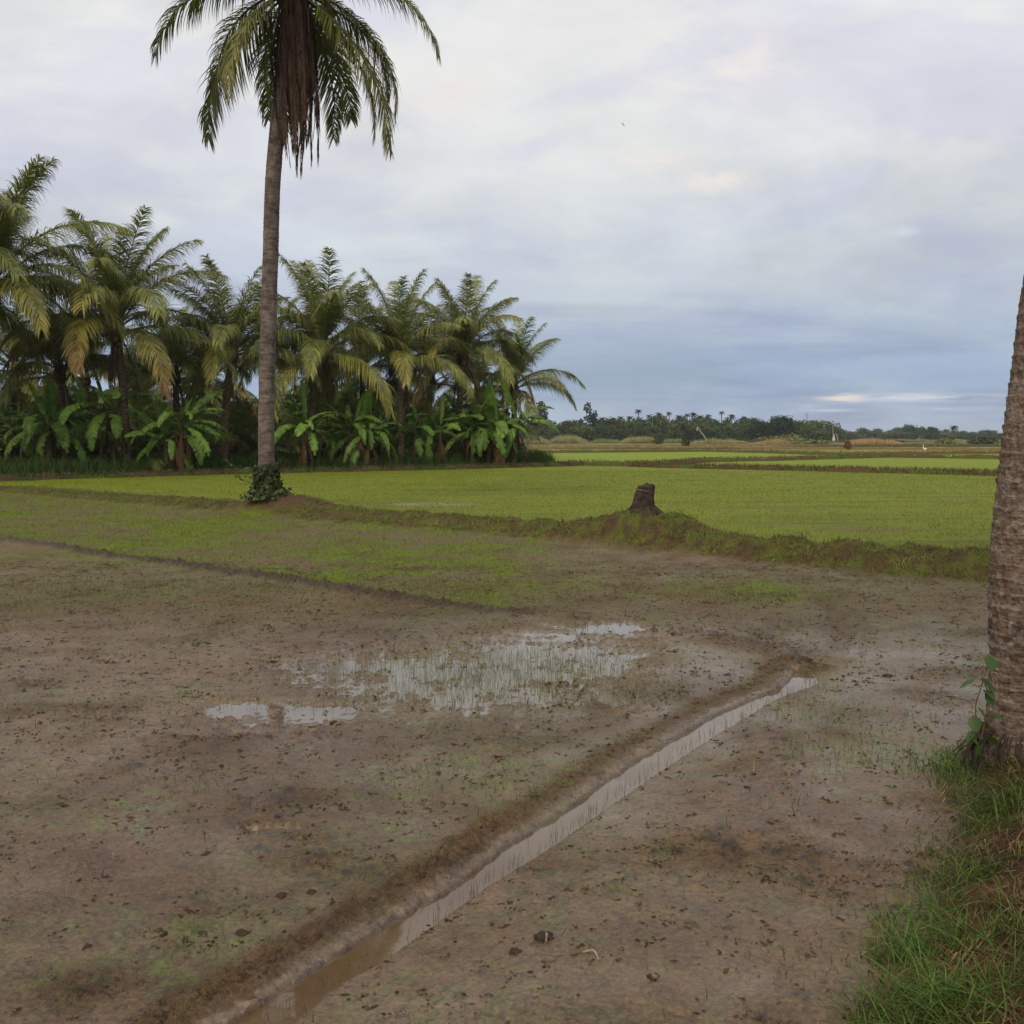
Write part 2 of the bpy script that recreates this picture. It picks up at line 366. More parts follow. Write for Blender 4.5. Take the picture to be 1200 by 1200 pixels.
for (px, py, rx, ry, am) in [(60, 680, 260, 26, .6), (250, 700, 170, 16, .45), (130, 960, 60, 24, .5), (60, 1130, 130, 60, .35), (230, 1130, 80, 40, .5), (560, 925, 130, 45, .55),
                              (640, 880, 130, 60, .35), (760, 770, 80, 14, .5), (1030, 890, 110, 30, .9), (960, 830, 80, 40, .5), (1080, 760, 120, 50, .35), (480, 1180, 90, 40, .4), (700, 1000, 110, 60, .3), (870, 700, 110, 16, .9), (700, 730, 500, 20, .3), (950, 690, 230, 20, .6)]:
    T = mx(T, mx(L3(olive, np.ones_like(x)), green*.8, .35*ss(nC, -.2, .5)), am*.62*blob(x, y, px, py, rx, ry, nzz)*(.5+1.3*ss(nC+.7*nD_, -.2, .5)))
# seedling covered field between small ridge and bund
dR, sR, tR = dist_pl(x, y, RIDGE)
yr = np.interp(x, RIDGE[:, 0], RIDGE[:, 1])
nD = fbm(x, y, .045, 3, 67)
xe_ = RIDGE[-1, 0]+.9*fbm(x, y, 1.3, 4, 68)
beyond = ss(y-np.where(x > RIDGE[-1, 0], RIDGE[-1, 1]+.5*nA+.5*nB, yr), -.05, .2)*(1-.75*ss(x-xe_, -.6, 2.2))
fieldB = np.maximum(beyond, .12*ss(y, 8.5, 10)*(x < 0))
fade = 1-ss(x-(y-10)*.25, -1.8, 1.2)
gm = np.clip(fieldB*(.25+.75*fade)*(.70+.45*nA+.50*nB+.4*nC+.35*nD), 0, 1)
for (px, py, rx, ry, am) in [(560, 688, 140, 12, .8), (170, 650, 260, 16, .5), (860, 697, 90, 15, .9), (640, 668, 90, 12, .4), (430, 690, 60, 10, .5)]:
    gm = np.maximum(gm, am*blob(x, y, px, py, rx, ry, nzz))
T = mx(T, mx(L3(olive*1.12, np.ones_like(x)), green, ss(nB+nA, -.5, .7)), gm)
pale = np.array([.20, .165, .105]); T = mx(T, pale, .5*ss(y, 9.5, 12)*(1-gm)*(y < 30)*(K['s'] < 0)*ss(nB+.8*nC+.6*nD, -.4, .6))
wet_ = wet_*(1-.75*gm)
# big green field behind the bund
bh = ss(K['s'], 1.6, 2.4)
gf = mx(L3(gfar, np.ones_like(x)), np.array([.105, .128, .018]), .75*ss(nS, -.1, .8)+.25*ss(nS2, 0, .6))
gf = mx(gf, np.array([.175, .205, .028]), .45*ss(-nS2, .0, .8))
gf = mx(gf, mud*1.1, .8*blob(x, y, 520, 593, 70, 3, nS)+.6*blob(x, y, 1020, 622, 60, 3, nS)+.22*ss(fbm(x, y, 3, 4, 31), .35, .9)*(1-ss(y, 22, 34)))
T = mx(T, gf, bh); wet_ = np.where(bh > .3, .12, wet_)
wet_ = np.where(bh > .3, wet_+.8*blob(x, y, 520, 593, 60, 2.5, nS), wet_)
# the far plots
def yline(pts): P = pl(pts); return np.interp(x, P[:, 0], P[:, 1])
LA = [(-400, 547), (620, 547), (680, 546), (740, 547), (787, 545), (825, 542), (900, 540.5), (987, 538), (1040, 536.5), (1173, 538.5), (1500, 540)]
LB = [(740, 547.5), (825, 550), (880, 551), (1013, 554.5), (1120, 557), (1170, 558.5), (1400, 566)]
LC = [(-400, 531.5), (615, 531.5), (720, 530.6), (825, 529.6), (900, 531.5), (960, 533.5), (1024, 533.5), (1173, 532), (1500, 532)]
LD = [(-400, 526.5), (615, 526.5), (740, 525.5), (900, 526.5), (1173, 528), (1500, 528)]
LE = [(-400, 522), (615, 522.8), (740, 522.3), (900, 522.5), (1173, 524), (1500, 524)]
yA, yC, yD, yE = yline(LA), yline(LC), yline(LD), yline(LE)
bg_ = np.array([.185, .25, .012])
T = mx(T, mx(L3(bg_, np.ones_like(x)), np.array([.12, .155, .02]), .5*ss(nS2, 0, .8)), (y > yA)*.95)
yB = yline(LB); T = mx(T, bg_*.95, ((y > yB) & (y < yA) & (x > at(740, 547).x))*.7)
T = mx(T, mx(L3(np.array([.20, .21, .03]), np.ones_like(x)), green, ss(fbm(x*.15, y*.3, 5, 3, 33), -.1, .5)), (y > yC)*1.0)
T = mx(T, mx(L3(tan, np.ones_like(x)), np.array([.18, .20, .04]), ss(fbm(x*.1, y*.3, 4, 3, 34), -.2, .5)), (y > yD)*1.0)
T = mx(T, mx(L3(np.array([.13, .13, .04]), np.ones_like(x)), tan, ss(fbm(x*.1, y*.2, 12, 3, 35), .1, .6)), (y > yE)*1.0)
# bund cover: short grass over brown soil
pr = ss(K['s'], .02, .3)*(1-ss(K['s'], 1.9, 2.6))
bc = mx(L3(np.array([.105, .115, .026]), np.ones_like(x)), np.array([.085, .058, .030]), ss(fbm(x, y, .35, 4, 36)+.6*nC, -.5, .3)*(1-.7*ss(K['s'], .9, 1.7)))
bc = mx(bc, np.array([.10, .062, .036]), .8*ss(K['pm'], .02, .12)+.9*blob(x, y, 780, 615, 60, 14, nzz)+.6*blob(x, y, 810, 603, 30, 5, nzz)+.5*blob(x, y, 420, 603, 90, 10, nzz))
T = mx(T, bc, pr); wet_ = wet_*(1-pr)
# ridges, spoil, ditch
T = mx(T, np.array([.070, .050, .035]), .95*ss(K['ridge'], .1, .6)*(y < 60)*(1-pr)); T = mx(T, dark*1.2, .55*np.clip(K['spur'], 0, 1))
T = mx(T, mud2*.9, .5*K['trk'])
nf = np.exp(-((K['dl']-.14)/.10)**2)*K['left']
T = mx(T, np.array([.100, .058, .036]), .65*nf*(.6+.6*nB)*(1-.75*ss(y, 3.6, 6))); wet_ = wet_*(1-.7*nf)
wl = (K['dl'] < .04)*K['left']
T = mx(T, np.array([.15, .105, .07]), .4*wl*(K['dl'] > .008)*(K['dl'] < .05)); T = mx(T, dark, .7*wl*(K['dl'] <= .008)); wet_ = np.where(wl > 0, .85, wet_)  # painted in: pale band as the lit wall, dark waterline as undercut shadow
T = mx(T, mud2, K['ins']*1.0)
# bank on the right, grove floor
bk = ss(K['bank'], .02, .3)
T = mx(T, mx(L3(np.array([.060, .038, .024]), np.ones_like(x)), np.array([.11, .062, .032]), ss(nB, -.2, .5)), bk*.95); wet_ = wet_*(1-bk)
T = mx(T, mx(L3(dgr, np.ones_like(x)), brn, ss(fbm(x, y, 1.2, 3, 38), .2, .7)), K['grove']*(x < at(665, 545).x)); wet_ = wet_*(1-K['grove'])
wet_ = np.maximum(wet_, .95*ss(K['pud'], .12, .5)*(1-bh)); wet_ = np.maximum(wet_, (1.0*K['sheen'])*(K['s'] < 0)*(1-bk))
T = mx(T, mud*1.0, .5*ss(K['pud'], .3, .7))
nR, nCc = GX.shape
idx = np.arange(nR*nCc).reshape(nR, nCc)
Q = np.stack([idx[:-1, :-1], idx[:-1, 1:], idx[1:, 1:], idx[1:, :-1]], -1).reshape(-1, 4)
g = obj('ground', mesh_np('ground', np.stack([x, y, z], 1), Q, M_GROUND, T, np.clip(wet_, 0, 1)))
tag(g, 'muddy rice field floor rising into bunds and running on to the horizon', 'ground', kind='structure'); del g['category']

def sheet(name, P, z, mat, label):
    me = bpy.data.meshes.new(name); me.from_pydata([(a, b, z) for a, b in P], [], [list(range(len(P)))]); me.materials.append(mat)
    o = obj(name, me); o['kind'] = 'structure'; o['label'] = label; return o
a = [at(*p) for p in [(120, 905), (120, 722), (812, 722), (812, 752), (740, 800), (640, 880), (560, 905)]]; a2 = [at(*p) for p in [(280, 990), (280, 965), (355, 965), (355, 990)]]
sheet('puddle_water', [p[:2] for p in a], 0.0, M_WATER, 'shallow puddles lying in the mud')
sheet('small_puddle_water', [p[:2] for p in a2], 0.0015, M_WATER, 'small puddle lying in the mud nearer the ditch')
DX = np.vstack([PL_+np.array([-.05, .03]), PR_[::-1]+np.array([.07, .02])])
sheet('ditch_water', DX, WL, M_DITCH, 'grey brown water standing in the narrow ditch')

# ------------------------------------------------------------------ grass blades (numpy)
def blades(P, h, wd, col, seg=2, lean=.35, yaw=None, tipcol=None):
    n = len(P); h = np.asarray(h); yaw = rng.random(n)*2*np.pi if yaw is None else yaw
    la = rng.random(n)*2*np.pi; ln = lean*rng.random(n)*h
    lx, ly = np.cos(la)*ln, np.sin(la)*ln
    wx, wy = np.cos(yaw)*wd/2, np.sin(yaw)*wd/2
    lv = [0, .55, 1][:seg+1] if seg == 2 else ([0, .35, .72, 1] if seg == 3 else [0, 1])
    vs = []; cs = []
    for i, s in enumerate(lv):
        b = s**1.9; zz = h*(s-.28*lean*s*s)
        cx, cy, cz = P[:, 0]+lx*b, P[:, 1]+ly*b, P[:, 2]+zz
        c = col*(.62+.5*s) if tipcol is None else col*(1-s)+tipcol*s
        if i < len(lv)-1:
            k = 1-.35*s
            vs += [np.stack([cx-wx*k, cy-wy*k, cz], 1), np.stack([cx+wx*k, cy+wy*k, cz], 1)]; cs += [c, c]
        else: vs.append(np.stack([cx, cy, cz], 1)); cs.append(c)
    nv = len(vs); V = np.stack(vs, 1).reshape(-1, 3); Cc = np.stack(cs, 1).reshape(-1, 3)
    base = np.arange(n)[:, None]*nv; T_ = []
    for i in range(len(lv)-2): o = i*2; T_ += [base+np.array([o, o+1, o+3]), base+np.array([o, o+3, o+2])]
    o = (len(lv)-2)*2; T_.append(base+np.array([o, o+1, o+2]))
    return V, np.concatenate(T_), Cc
def merge(L):
    V = []; Fc = []; Cc = []; o = 0
    for v, f, c in L: V.append(v); Fc.append(f+o); Cc.append(c); o += len(v)
    return np.concatenate(V), np.concatenate(Fc), np.concatenate(Cc)
def vary(c, n, v=.25, hue=.12):
    c = np.asarray(c)[None, :]*(1+v*(rng.random((n, 1))*2-1)); c = c*(1+hue*(rng.random((n, 3))*2-1)); return c
def stuff(name, parts, mat, label, cat):
    V, Fc, Cc = merge(parts); o = obj(name, mesh_np(name, V, Fc, mat, Cc, smooth=False)); return tag(o, label, cat, kind='stuff')
def scatter(n, x0, x1, y0, y1, dens=None, wedge=True):
    yv = np.sqrt(rng.random(n)*(y1**2-y0**2)+y0**2) if wedge else rng.random(n)*(y1-y0)+y0
    uu = rng.random(n); xv = (x0+(x1-x0)*uu)
    if wedge: xv = xv*(yv*.60+.9)
    if dens is not None:
        k = rng.random(n) < dens(xv, yv); xv, yv = xv[k], yv[k]
    return xv, yv
# 1 seedlings in the near mud
def dens_mud(x, y):
    nz = fbm(x, y, .9, 3, 40)+.8*fbm(x, y, .3, 2, 41)
    d = .02+.5*ss(nz, .2, 1.1)
    for (px, py, rx, ry, am) in [(600, 795, 190, 40, .9), (130, 960, 30, 14, 1.0), (60, 690, 260, 30, .5), (560, 925, 100, 40, .6), (960, 830, 70, 50, .6), (1030, 890, 120, 32, 1.0), (870, 697, 100, 15, 1.0), (780, 1010, 30, 24, .9), (570, 1170, 60, 20, .6), (230, 1120, 70, 30, .6), (400, 700, 300, 20, .4)]:
        d = np.maximum(d, am*blob(x, y, px, py, rx, ry, .4*nz))
    z, K = height(x, y, True)
    return d*(K['bank'] < .05)*(K['s'] < .1)*(~K['ins'])*(1-.8*(K['dl'] < .1))*(y < 11.5)
xs, ys = scatter(70000, -1, 1, 2.5, 11.5, dens_mud); zs = height(xs, ys)
P = np.stack([xs, ys, zs-.005], 1); n = len(P)
hh = (.035+.06*rng.random(n)**1.5)
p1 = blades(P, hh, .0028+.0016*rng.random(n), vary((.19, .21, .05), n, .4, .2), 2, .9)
# straight thin shoots standing in water
def dens_w(x, y): return .85*blob(x, y, 590, 790, 200, 40)+.5*blob(x, y, 330, 835, 90, 18)
xs, ys = scatter(84000, -1, 1, 6, 10, dens_w); n = len(xs); P = np.stack([xs, ys, height(xs, ys)], 1)
p2 = blades(P, .035+.05*rng.random(n), .0026, vary((.20, .23, .08), n, .3, .15), 1, .35)
nn = 420; tt = rng.random(nn); k = np.linspace(0, 1, 60)
def resamp(P, n):
    d = np.r_[0, np.cumsum(np.hypot(*np.diff(P, axis=0).T))]; q = np.linspace(0, d[-1], n); return np.stack([np.interp(q, d, P[:, 0]), np.interp(q, d, P[:, 1])], 1)
A_, B_ = resamp(PL_[1:], 200), resamp(PR_[1:], 200)
ii = rng.integers(0, 200, nn); f_ = (.45+.6*rng.random(nn))[:, None]; Pm = A_[ii]*(1-f_)+B_[ii]*f_+rng.normal(0, .01, (nn, 2))
p3 = blades(np.column_stack([Pm, np.full(nn, WL-.01)]), .03+.07*rng.random(nn), .0028, vary((.16, .17, .07), nn, .3, .2), 1, .35)
stuff('rice_seedlings', [p1, p2, p3], M_GRASS, 'thin young rice seedlings standing in the wet mud', 'seedlings')
# 2 field between ridge and bund
def dens_b(x, y):
    yr = np.interp(x, RIDGE[:, 0], RIDGE[:, 1]); nz = fbm(x, y, 2.2, 4, 20)+.5*fbm(x, y, .5, 4, 21)
    fd = 1-ss(x-(y-10)*.25, -1.8, 1.2); d = np.clip((.2+.8*fd)*(.7+.4*nz), 0, 1)
    for (px, py, rx, ry, am) in [(560, 688, 140, 12, .8), (860, 697, 90, 15, .9)]: d = np.maximum(d, am*blob(x, y, px, py, rx, ry, .3*nz))
    yf = np.interp(x, FOOT[:, 0], FOOT[:, 1])
    return d*(((y > yr)*(x < RIDGE[-1, 0])) | ((x > RIDGE[-1, 0]) & (y > RIDGE[-1, 1]+.6*fbm(x, y, .8, 3, 69))*(rng.random(x.shape) < 1-.7*ss(x-RIDGE[-1, 0], 0, 2.5))) | (rng.random(x.shape) < .12))*(y < yf+.1)
xs, ys = scatter(190000, -1, 1, 9, 29, dens_b); n = len(xs); P = np.stack([xs, ys, height(xs, ys)], 1)
q1 = blades(P, .035+.05*rng.random(n), .005+.004*rng.random(n), vary((.18, .225, .022), n, .3, .15), 1, .8)
def dens_f(x, y):
    yf = np.interp(x, FOOT[:, 0], FOOT[:, 1]); nz = .6*fbm(x, y, 1.5, 3, 43)+1.3*fbm(x*.12, y, .6, 4, 23)
    return np.clip(.6-.75*nz, .03, 1)*(y > yf+2.2)*(1-K_gr(x, y))
def K_gr(x, y): return grove(x, y) > .1
xs, ys = scatter(200000, -1, 1, 13, 48, dens_f); n = len(xs); P = np.stack([xs, ys, height(xs, ys)], 1)
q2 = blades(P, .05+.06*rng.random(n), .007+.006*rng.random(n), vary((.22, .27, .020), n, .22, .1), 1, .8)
stuff('young_rice', [q1, q2], M_GRASS, 'short bright green young rice covering the fields on both sides of the bund', 'rice')
# 3 bund grass
def dens_bund(x, y):
    z, K = height(x, y, True); return ss(K['s'], -.05, .15)*(1-ss(K['s'], 2.0, 2.7))*np.clip(.50+.9*fbm(x, y, .45, 4, 44)+.25*ss(K['s'], .8, 1.6)-.75*blob(x, y, 780, 615, 55, 12)-.7*blob(x, y, 815, 603, 26, 4)-.5*(K['pm'] > .1), .04, 1)
yb = np.interp; nb = 170000
xs = rng.random(nb)*30-17; ys = np.interp(xs, FOOT[:, 0], FOOT[:, 1])+rng.random(nb)*3.2-.2
k = (rng.random(nb) < dens_bund(xs, ys)); xs, ys = xs[k], ys[k]; n = len(xs); P = np.stack([xs, ys, height(xs, ys)-.01], 1)
dryf = ss(fbm(xs, ys, .5, 4, 45)+.5*fbm(xs, ys, .12, 2, 66), -.25, .45)[:, None]*.9
cb = vary((.15, .20, .035), n, .5, .15)*(1-dryf)+vary((.22, .155, .07), n, .5, .1)*dryf
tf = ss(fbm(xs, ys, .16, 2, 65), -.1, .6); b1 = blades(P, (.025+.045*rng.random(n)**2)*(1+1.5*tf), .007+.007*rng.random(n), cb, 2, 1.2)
# weeds low broad
stuff('bund_grass', [b1], M_GRASS, 'short grass and weeds growing over the earth bund across the field', 'grass')
# 4 near bank grass, tufts
L = []
tufts = []
for i in range(360):
    px, py = 985+random.random()*330, 860+random.random()*420
    p = at(px, py, .15); b_ = height(np.array([p.x]), np.array([p.y]), True)[1]['bank'][0]
    if b_ > .0 and random.random() < .28: tufts.append((p.x, p.y, 1, random.choice([0, 0, 1, 1, 2])))
for (px, py, k) in [(1080, 1150, 3), (1060, 1175, 3), (1110, 1170, 3), (1130, 880, 3), (1120, 905, 2), (1150, 900, 2), (1160, 930, 2), (1180, 950, 3), (1140, 960, 2), (1120, 990, 2), (1075, 1060, 2), (1060, 1080, 2), (1090, 1020, 2), (1190, 1180, 3), (1150, 1100, 2), (1040, 1160, 2), (1100, 1120, 2), (1190, 890, 2), (1060, 1110, 2), (1030, 1190, 2)]:
    for j in range(k+1): p = at(px+random.gauss(0, 14), py+random.gauss(0, 12), .15); tufts.append((p.x, p.y, 1.5, 3))
for (tx, ty, sz, kd) in tufts:
    n = int(26*sz); r = rng.random(n)**.5*.07*sz; a = rng.random(n)*6.28; X_ = tx+np.cos(a)*r; Y_ = ty+np.sin(a)*r; P = np.stack([X_, Y_, height(X_, Y_)-.01], 1)
    c = [(.085, .115, .022), (.13, .125, .035), (.19, .12, .06), (.070, .13, .022)][kd]
    L.append(blades(P, (.05+.11*rng.random(n))*(1.15 if kd == 3 else .85), .0025+.003*rng.random(n), vary(c, n, .5, .15), 3, 1.6))
xs = 1.0+rng.random(26000)*3.2; ys = 2.1+rng.random(26000)*3.8; Kb = height(xs, ys, True)[1]['bank']; k = (Kb > -.0) & (Kb > 0) & (rng.random(26000) < .25+.75*ss(fbm(xs, ys, .4, 3, 46), 0, .5)); xs, ys = xs[k], ys[k]; n = len(xs)
P = np.stack([xs, ys, height(xs, ys)-.004], 1); dr_ = ss(fbm(xs, ys, .5, 3, 47), -.2, .3)[:, None]
L.append(blades(P, .03+.07*rng.random(n), .003+.003*rng.random(n), vary((.09, .115, .025), n, .4, .15)*(1-dr_)+vary((.17, .10, .055), n, .5, .1)*dr_, 2, 1.6))
stuff('bank_grass', L, M_GRASS, 'long tufted green grass on the reddish bank at the lower right', 'grass')
# straw litter lying on bank
n = 1500; xs = 1.1+rng.random(n)*2.6; ys = 2.2+rng.random(n)*3.4; Kb = height(xs, ys, True)[1]['bank']; k = Kb > .02; xs, ys = xs[k], ys[k]; n = len(xs)
a = rng.random(n)*6.28; ln = .03+.09*rng.random(n); zz = height(xs, ys)+.012
dx, dy = np.cos(a)*ln, np.sin(a)*ln; wx, wy = -np.sin(a)*.0022, np.cos(a)*.0022
V = np.stack([np.stack([xs-wx, ys-wy, zz], 1), np.stack([xs+wx, ys+wy, zz], 1), np.stack([xs+dx, ys+dy, height(xs+dx, ys+dy)+.02], 1)], 1).reshape(-1, 3)
cc_ = np.repeat(vary((.24, .16, .085), n, .5, .1), 3, 0)
stuff('straw_litter', [(V, np.arange(n*3).reshape(-1, 3), cc_)], M_DRY, 'dry straw and leaf litter scattered over the reddish bank', 'litter')
# 5 long grass under the grove
def dens_g(x, y): return np.clip(grove(x, y)*1.2, 0, 1)*np.clip(.7+.5*fbm(x, y, 1.2, 3, 48), .1, 1)
xs = rng.random(90000)*46-38; ys = np.interp(xs, GFRONT[:, 0], GFRONT[:, 1])+rng.random(90000)**1.6*14; k = rng.random(90000) < dens_g(xs, ys); xs, ys = xs[k], ys[k]; n = len(xs)
e = ss(ys-np.interp(xs, GFRONT[:, 0], GFRONT[:, 1]), .3, 2.0)
P = np.stack([xs, ys, height(xs, ys)-.02], 1)
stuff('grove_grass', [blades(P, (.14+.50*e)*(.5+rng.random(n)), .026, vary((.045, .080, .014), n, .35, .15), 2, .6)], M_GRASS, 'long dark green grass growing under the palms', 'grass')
# 6 clods and dead plant bits on the mud
def dens_c(x, y):
    z, K = height(x, y, True); nz = ss(fbm(x, y, .5, 3, 50)+.5*K['cm'], .1, .9)
    sp = .6*np.exp(-((K['dl']-.14)/.10)**2)*K['left']
    return np.clip(.22+.55*nz+.8*sp+.7*np.clip(K['ridge'], 0, 1)+.9*np.clip(K['spur'], 0, 1), 0, 1)*(K['s'] < .0)*(~K['ins'])*(K['bank'] < .2)*(1-.9*(K['dl'] < .085))
xs, ys = scatter(110000, -1, 1, 2.4, 13, dens_c); n0 = len(xs); r0 = .0020+.0065*rng.random(n0)**2.5*(1+ys*.05)
kk = rng.integers(1, 6, n0); ix = np.repeat(np.arange(n0), kk); n = len(ix); ca0 = rng.random(n0)*6.28; tq = rng.normal(0, 1, n)*2.6*r0[ix]; tn = rng.normal(0, 1, n)*1.1*r0[ix]
xs = xs[ix]+np.cos(ca0[ix])*tq-np.sin(ca0[ix])*tn; ys = ys[ix]+np.sin(ca0[ix])*tq+np.cos(ca0[ix])*tn; r = r0[ix]*(.4+.7*rng.random(n)); O = np.array([[1, 0, 0], [0, 1, 0], [-1, 0, 0], [0, -1, 0], [0, 0, 1]], float)
a = rng.random(n)*6.28; ca, sa = np.cos(a), np.sin(a); el = 1+2.0*rng.random(n)**2
V = np.repeat(O[None], n, 0)*(1+.5*(rng.random((n, 5, 3))-.5)); vx = V[..., 0]*el[:, None]; vy = V[..., 1].copy(); V[..., 0] = vx*ca[:, None]-vy*sa[:, None]; V[..., 1] = vx*sa[:, None]+vy*ca[:, None]
V *= r[:, None, None]; V[..., 2] *= .6; V += np.stack([xs, ys, height(xs, ys)+r*.15], 1)[:, None, :]
Fq = np.array([[0, 1, 4], [1, 2, 4], [2, 3, 4], [3, 0, 4]])
Fc = (np.arange(n)[:, None, None]*5+Fq[None]).reshape(-1, 3)
o = stuff('mud_crumbs', [(V.reshape(-1, 3), Fc, np.repeat(vary((.060, .042, .026), n, .5, .1), 5, 0))], M_DRY, 'dark crumbs of mud and dead plant bits lying on the wet field', 'crumbs')

# ------------------------------------------------------------------ tubes and trunks
def tube(path, rad, sides=10, cap=True, tint=None):
    path = np.asarray(path, float); n = len(path); rad = np.broadcast_to(rad, (n,)) if np.ndim(rad) < 2 else rad
    T_ = np.gradient(path, axis=0); T_ /= np.linalg.norm(T_, axis=1)[:, None]+1e-9
    ref = np.array([0, 1, 0.]) if abs(T_[0][1]) < .9 else np.array([1., 0, 0])
    A = np.cross(T_, ref); A /= np.linalg.norm(A, axis=1)[:, None]; B = np.cross(A, T_)
    th = np.arange(sides)/sides*2*np.pi
    rr = rad[:, None] if np.ndim(rad) == 1 else rad
    V = path[:, None, :]+rr[..., None]*(np.cos(th)[None, :, None]*A[:, None, :]+np.sin(th)[None, :, None]*B[:, None, :])
    V = V.reshape(-1, 3); i = np.arange(n-1)[:, None]*sides; j = np.arange(sides)[None, :]; j2 = (j+1) % sides
    Fq = np.stack([i+j, i+j2, i+sides+j2, i+sides+j], -1).reshape(-1, 4)
    if cap:
        V = np.vstack([V, path[-1]]); c = len(V)-1; b = (n-1)*sides
        Fq = np.vstack([Fq, [[b+k, b+(k+1) % sides, c, c] for k in range(sides)]])
        tri = np.vstack([Fq[:-sides][:, [0, 1, 2]], Fq[:-sides][:, [0, 2, 3]], Fq[-sides:][:, :3]])
    else: tri = np.vstack([Fq[:, [0, 1, 2]], Fq[:, [0, 2, 3]]])
    return V, tri
def spline(P, n):
    P = np.asarray(P, float); t = np.linspace(0, len(P)-1, n); out = []
    for v in t:
        i = min(int(v), len(P)-2); f = v-i; p0 = P[max(i-1, 0)]; p1 = P[i]; p2 = P[i+1]; p3 = P[min(i+2, len(P)-1)]
        out.append(.5*((2*p1)+(-p0+p2)*f+(2*p0-5*p1+4*p2-p3)*f*f+(-p0+3*p1-3*p2+p3)*f**3))
    return np.array(out)
def palm_trunk(name, pts, r0, r1, mat, sides=16, rings=60, scar=.10, amp=.06, flare=.5, seed=0, fine=0):
    path = spline(pts, rings); s = np.linspace(0, 1, rings); hgt = np.cumsum(np.r_[0, np.linalg.norm(np.diff(path, axis=0), axis=1)])
    rad = r0+(r1-r0)*s; rad = rad*(1+flare*np.exp(-hgt/.22))
    th = np.arange(sides)/sides*2*np.pi
    hh_, tt_ = np.meshgrid(hgt, th, indexing='ij')
    ph = (hh_/scar+.25*fbm(np.cos(tt_)*1.1+9, hh_*2+np.sin(tt_)*1.1, .8, 2, seed+3))
    saw = (ph-np.floor(ph)); rg = rad[:, None]*(1+amp*(saw**2-.4)+amp*.7*fbm(np.cos(tt_)*1.3, np.sin(tt_)*1.3+hh_*1.3, .5, 3, seed))
    if fine:
        rg = rg+fine*fbm(tt_*3.0+20, hh_*9, .5, 4, seed+7, .6)
        rg = rg-.010*ss(fbm(tt_*2.6+40, hh_*1.2, .22, 3, seed+8), .25, .7)
        rg = rg-.035*np.exp(-(((hh_-.68)/.09)**2))*np.exp(-(((tt_-NOTCH+np.pi) % (2*np.pi)-np.pi)/.45)**2)
    V, Fq = tube(path, rg, sides); return mesh_np(name, V, Fq, mat)
NOTCH = 3.3

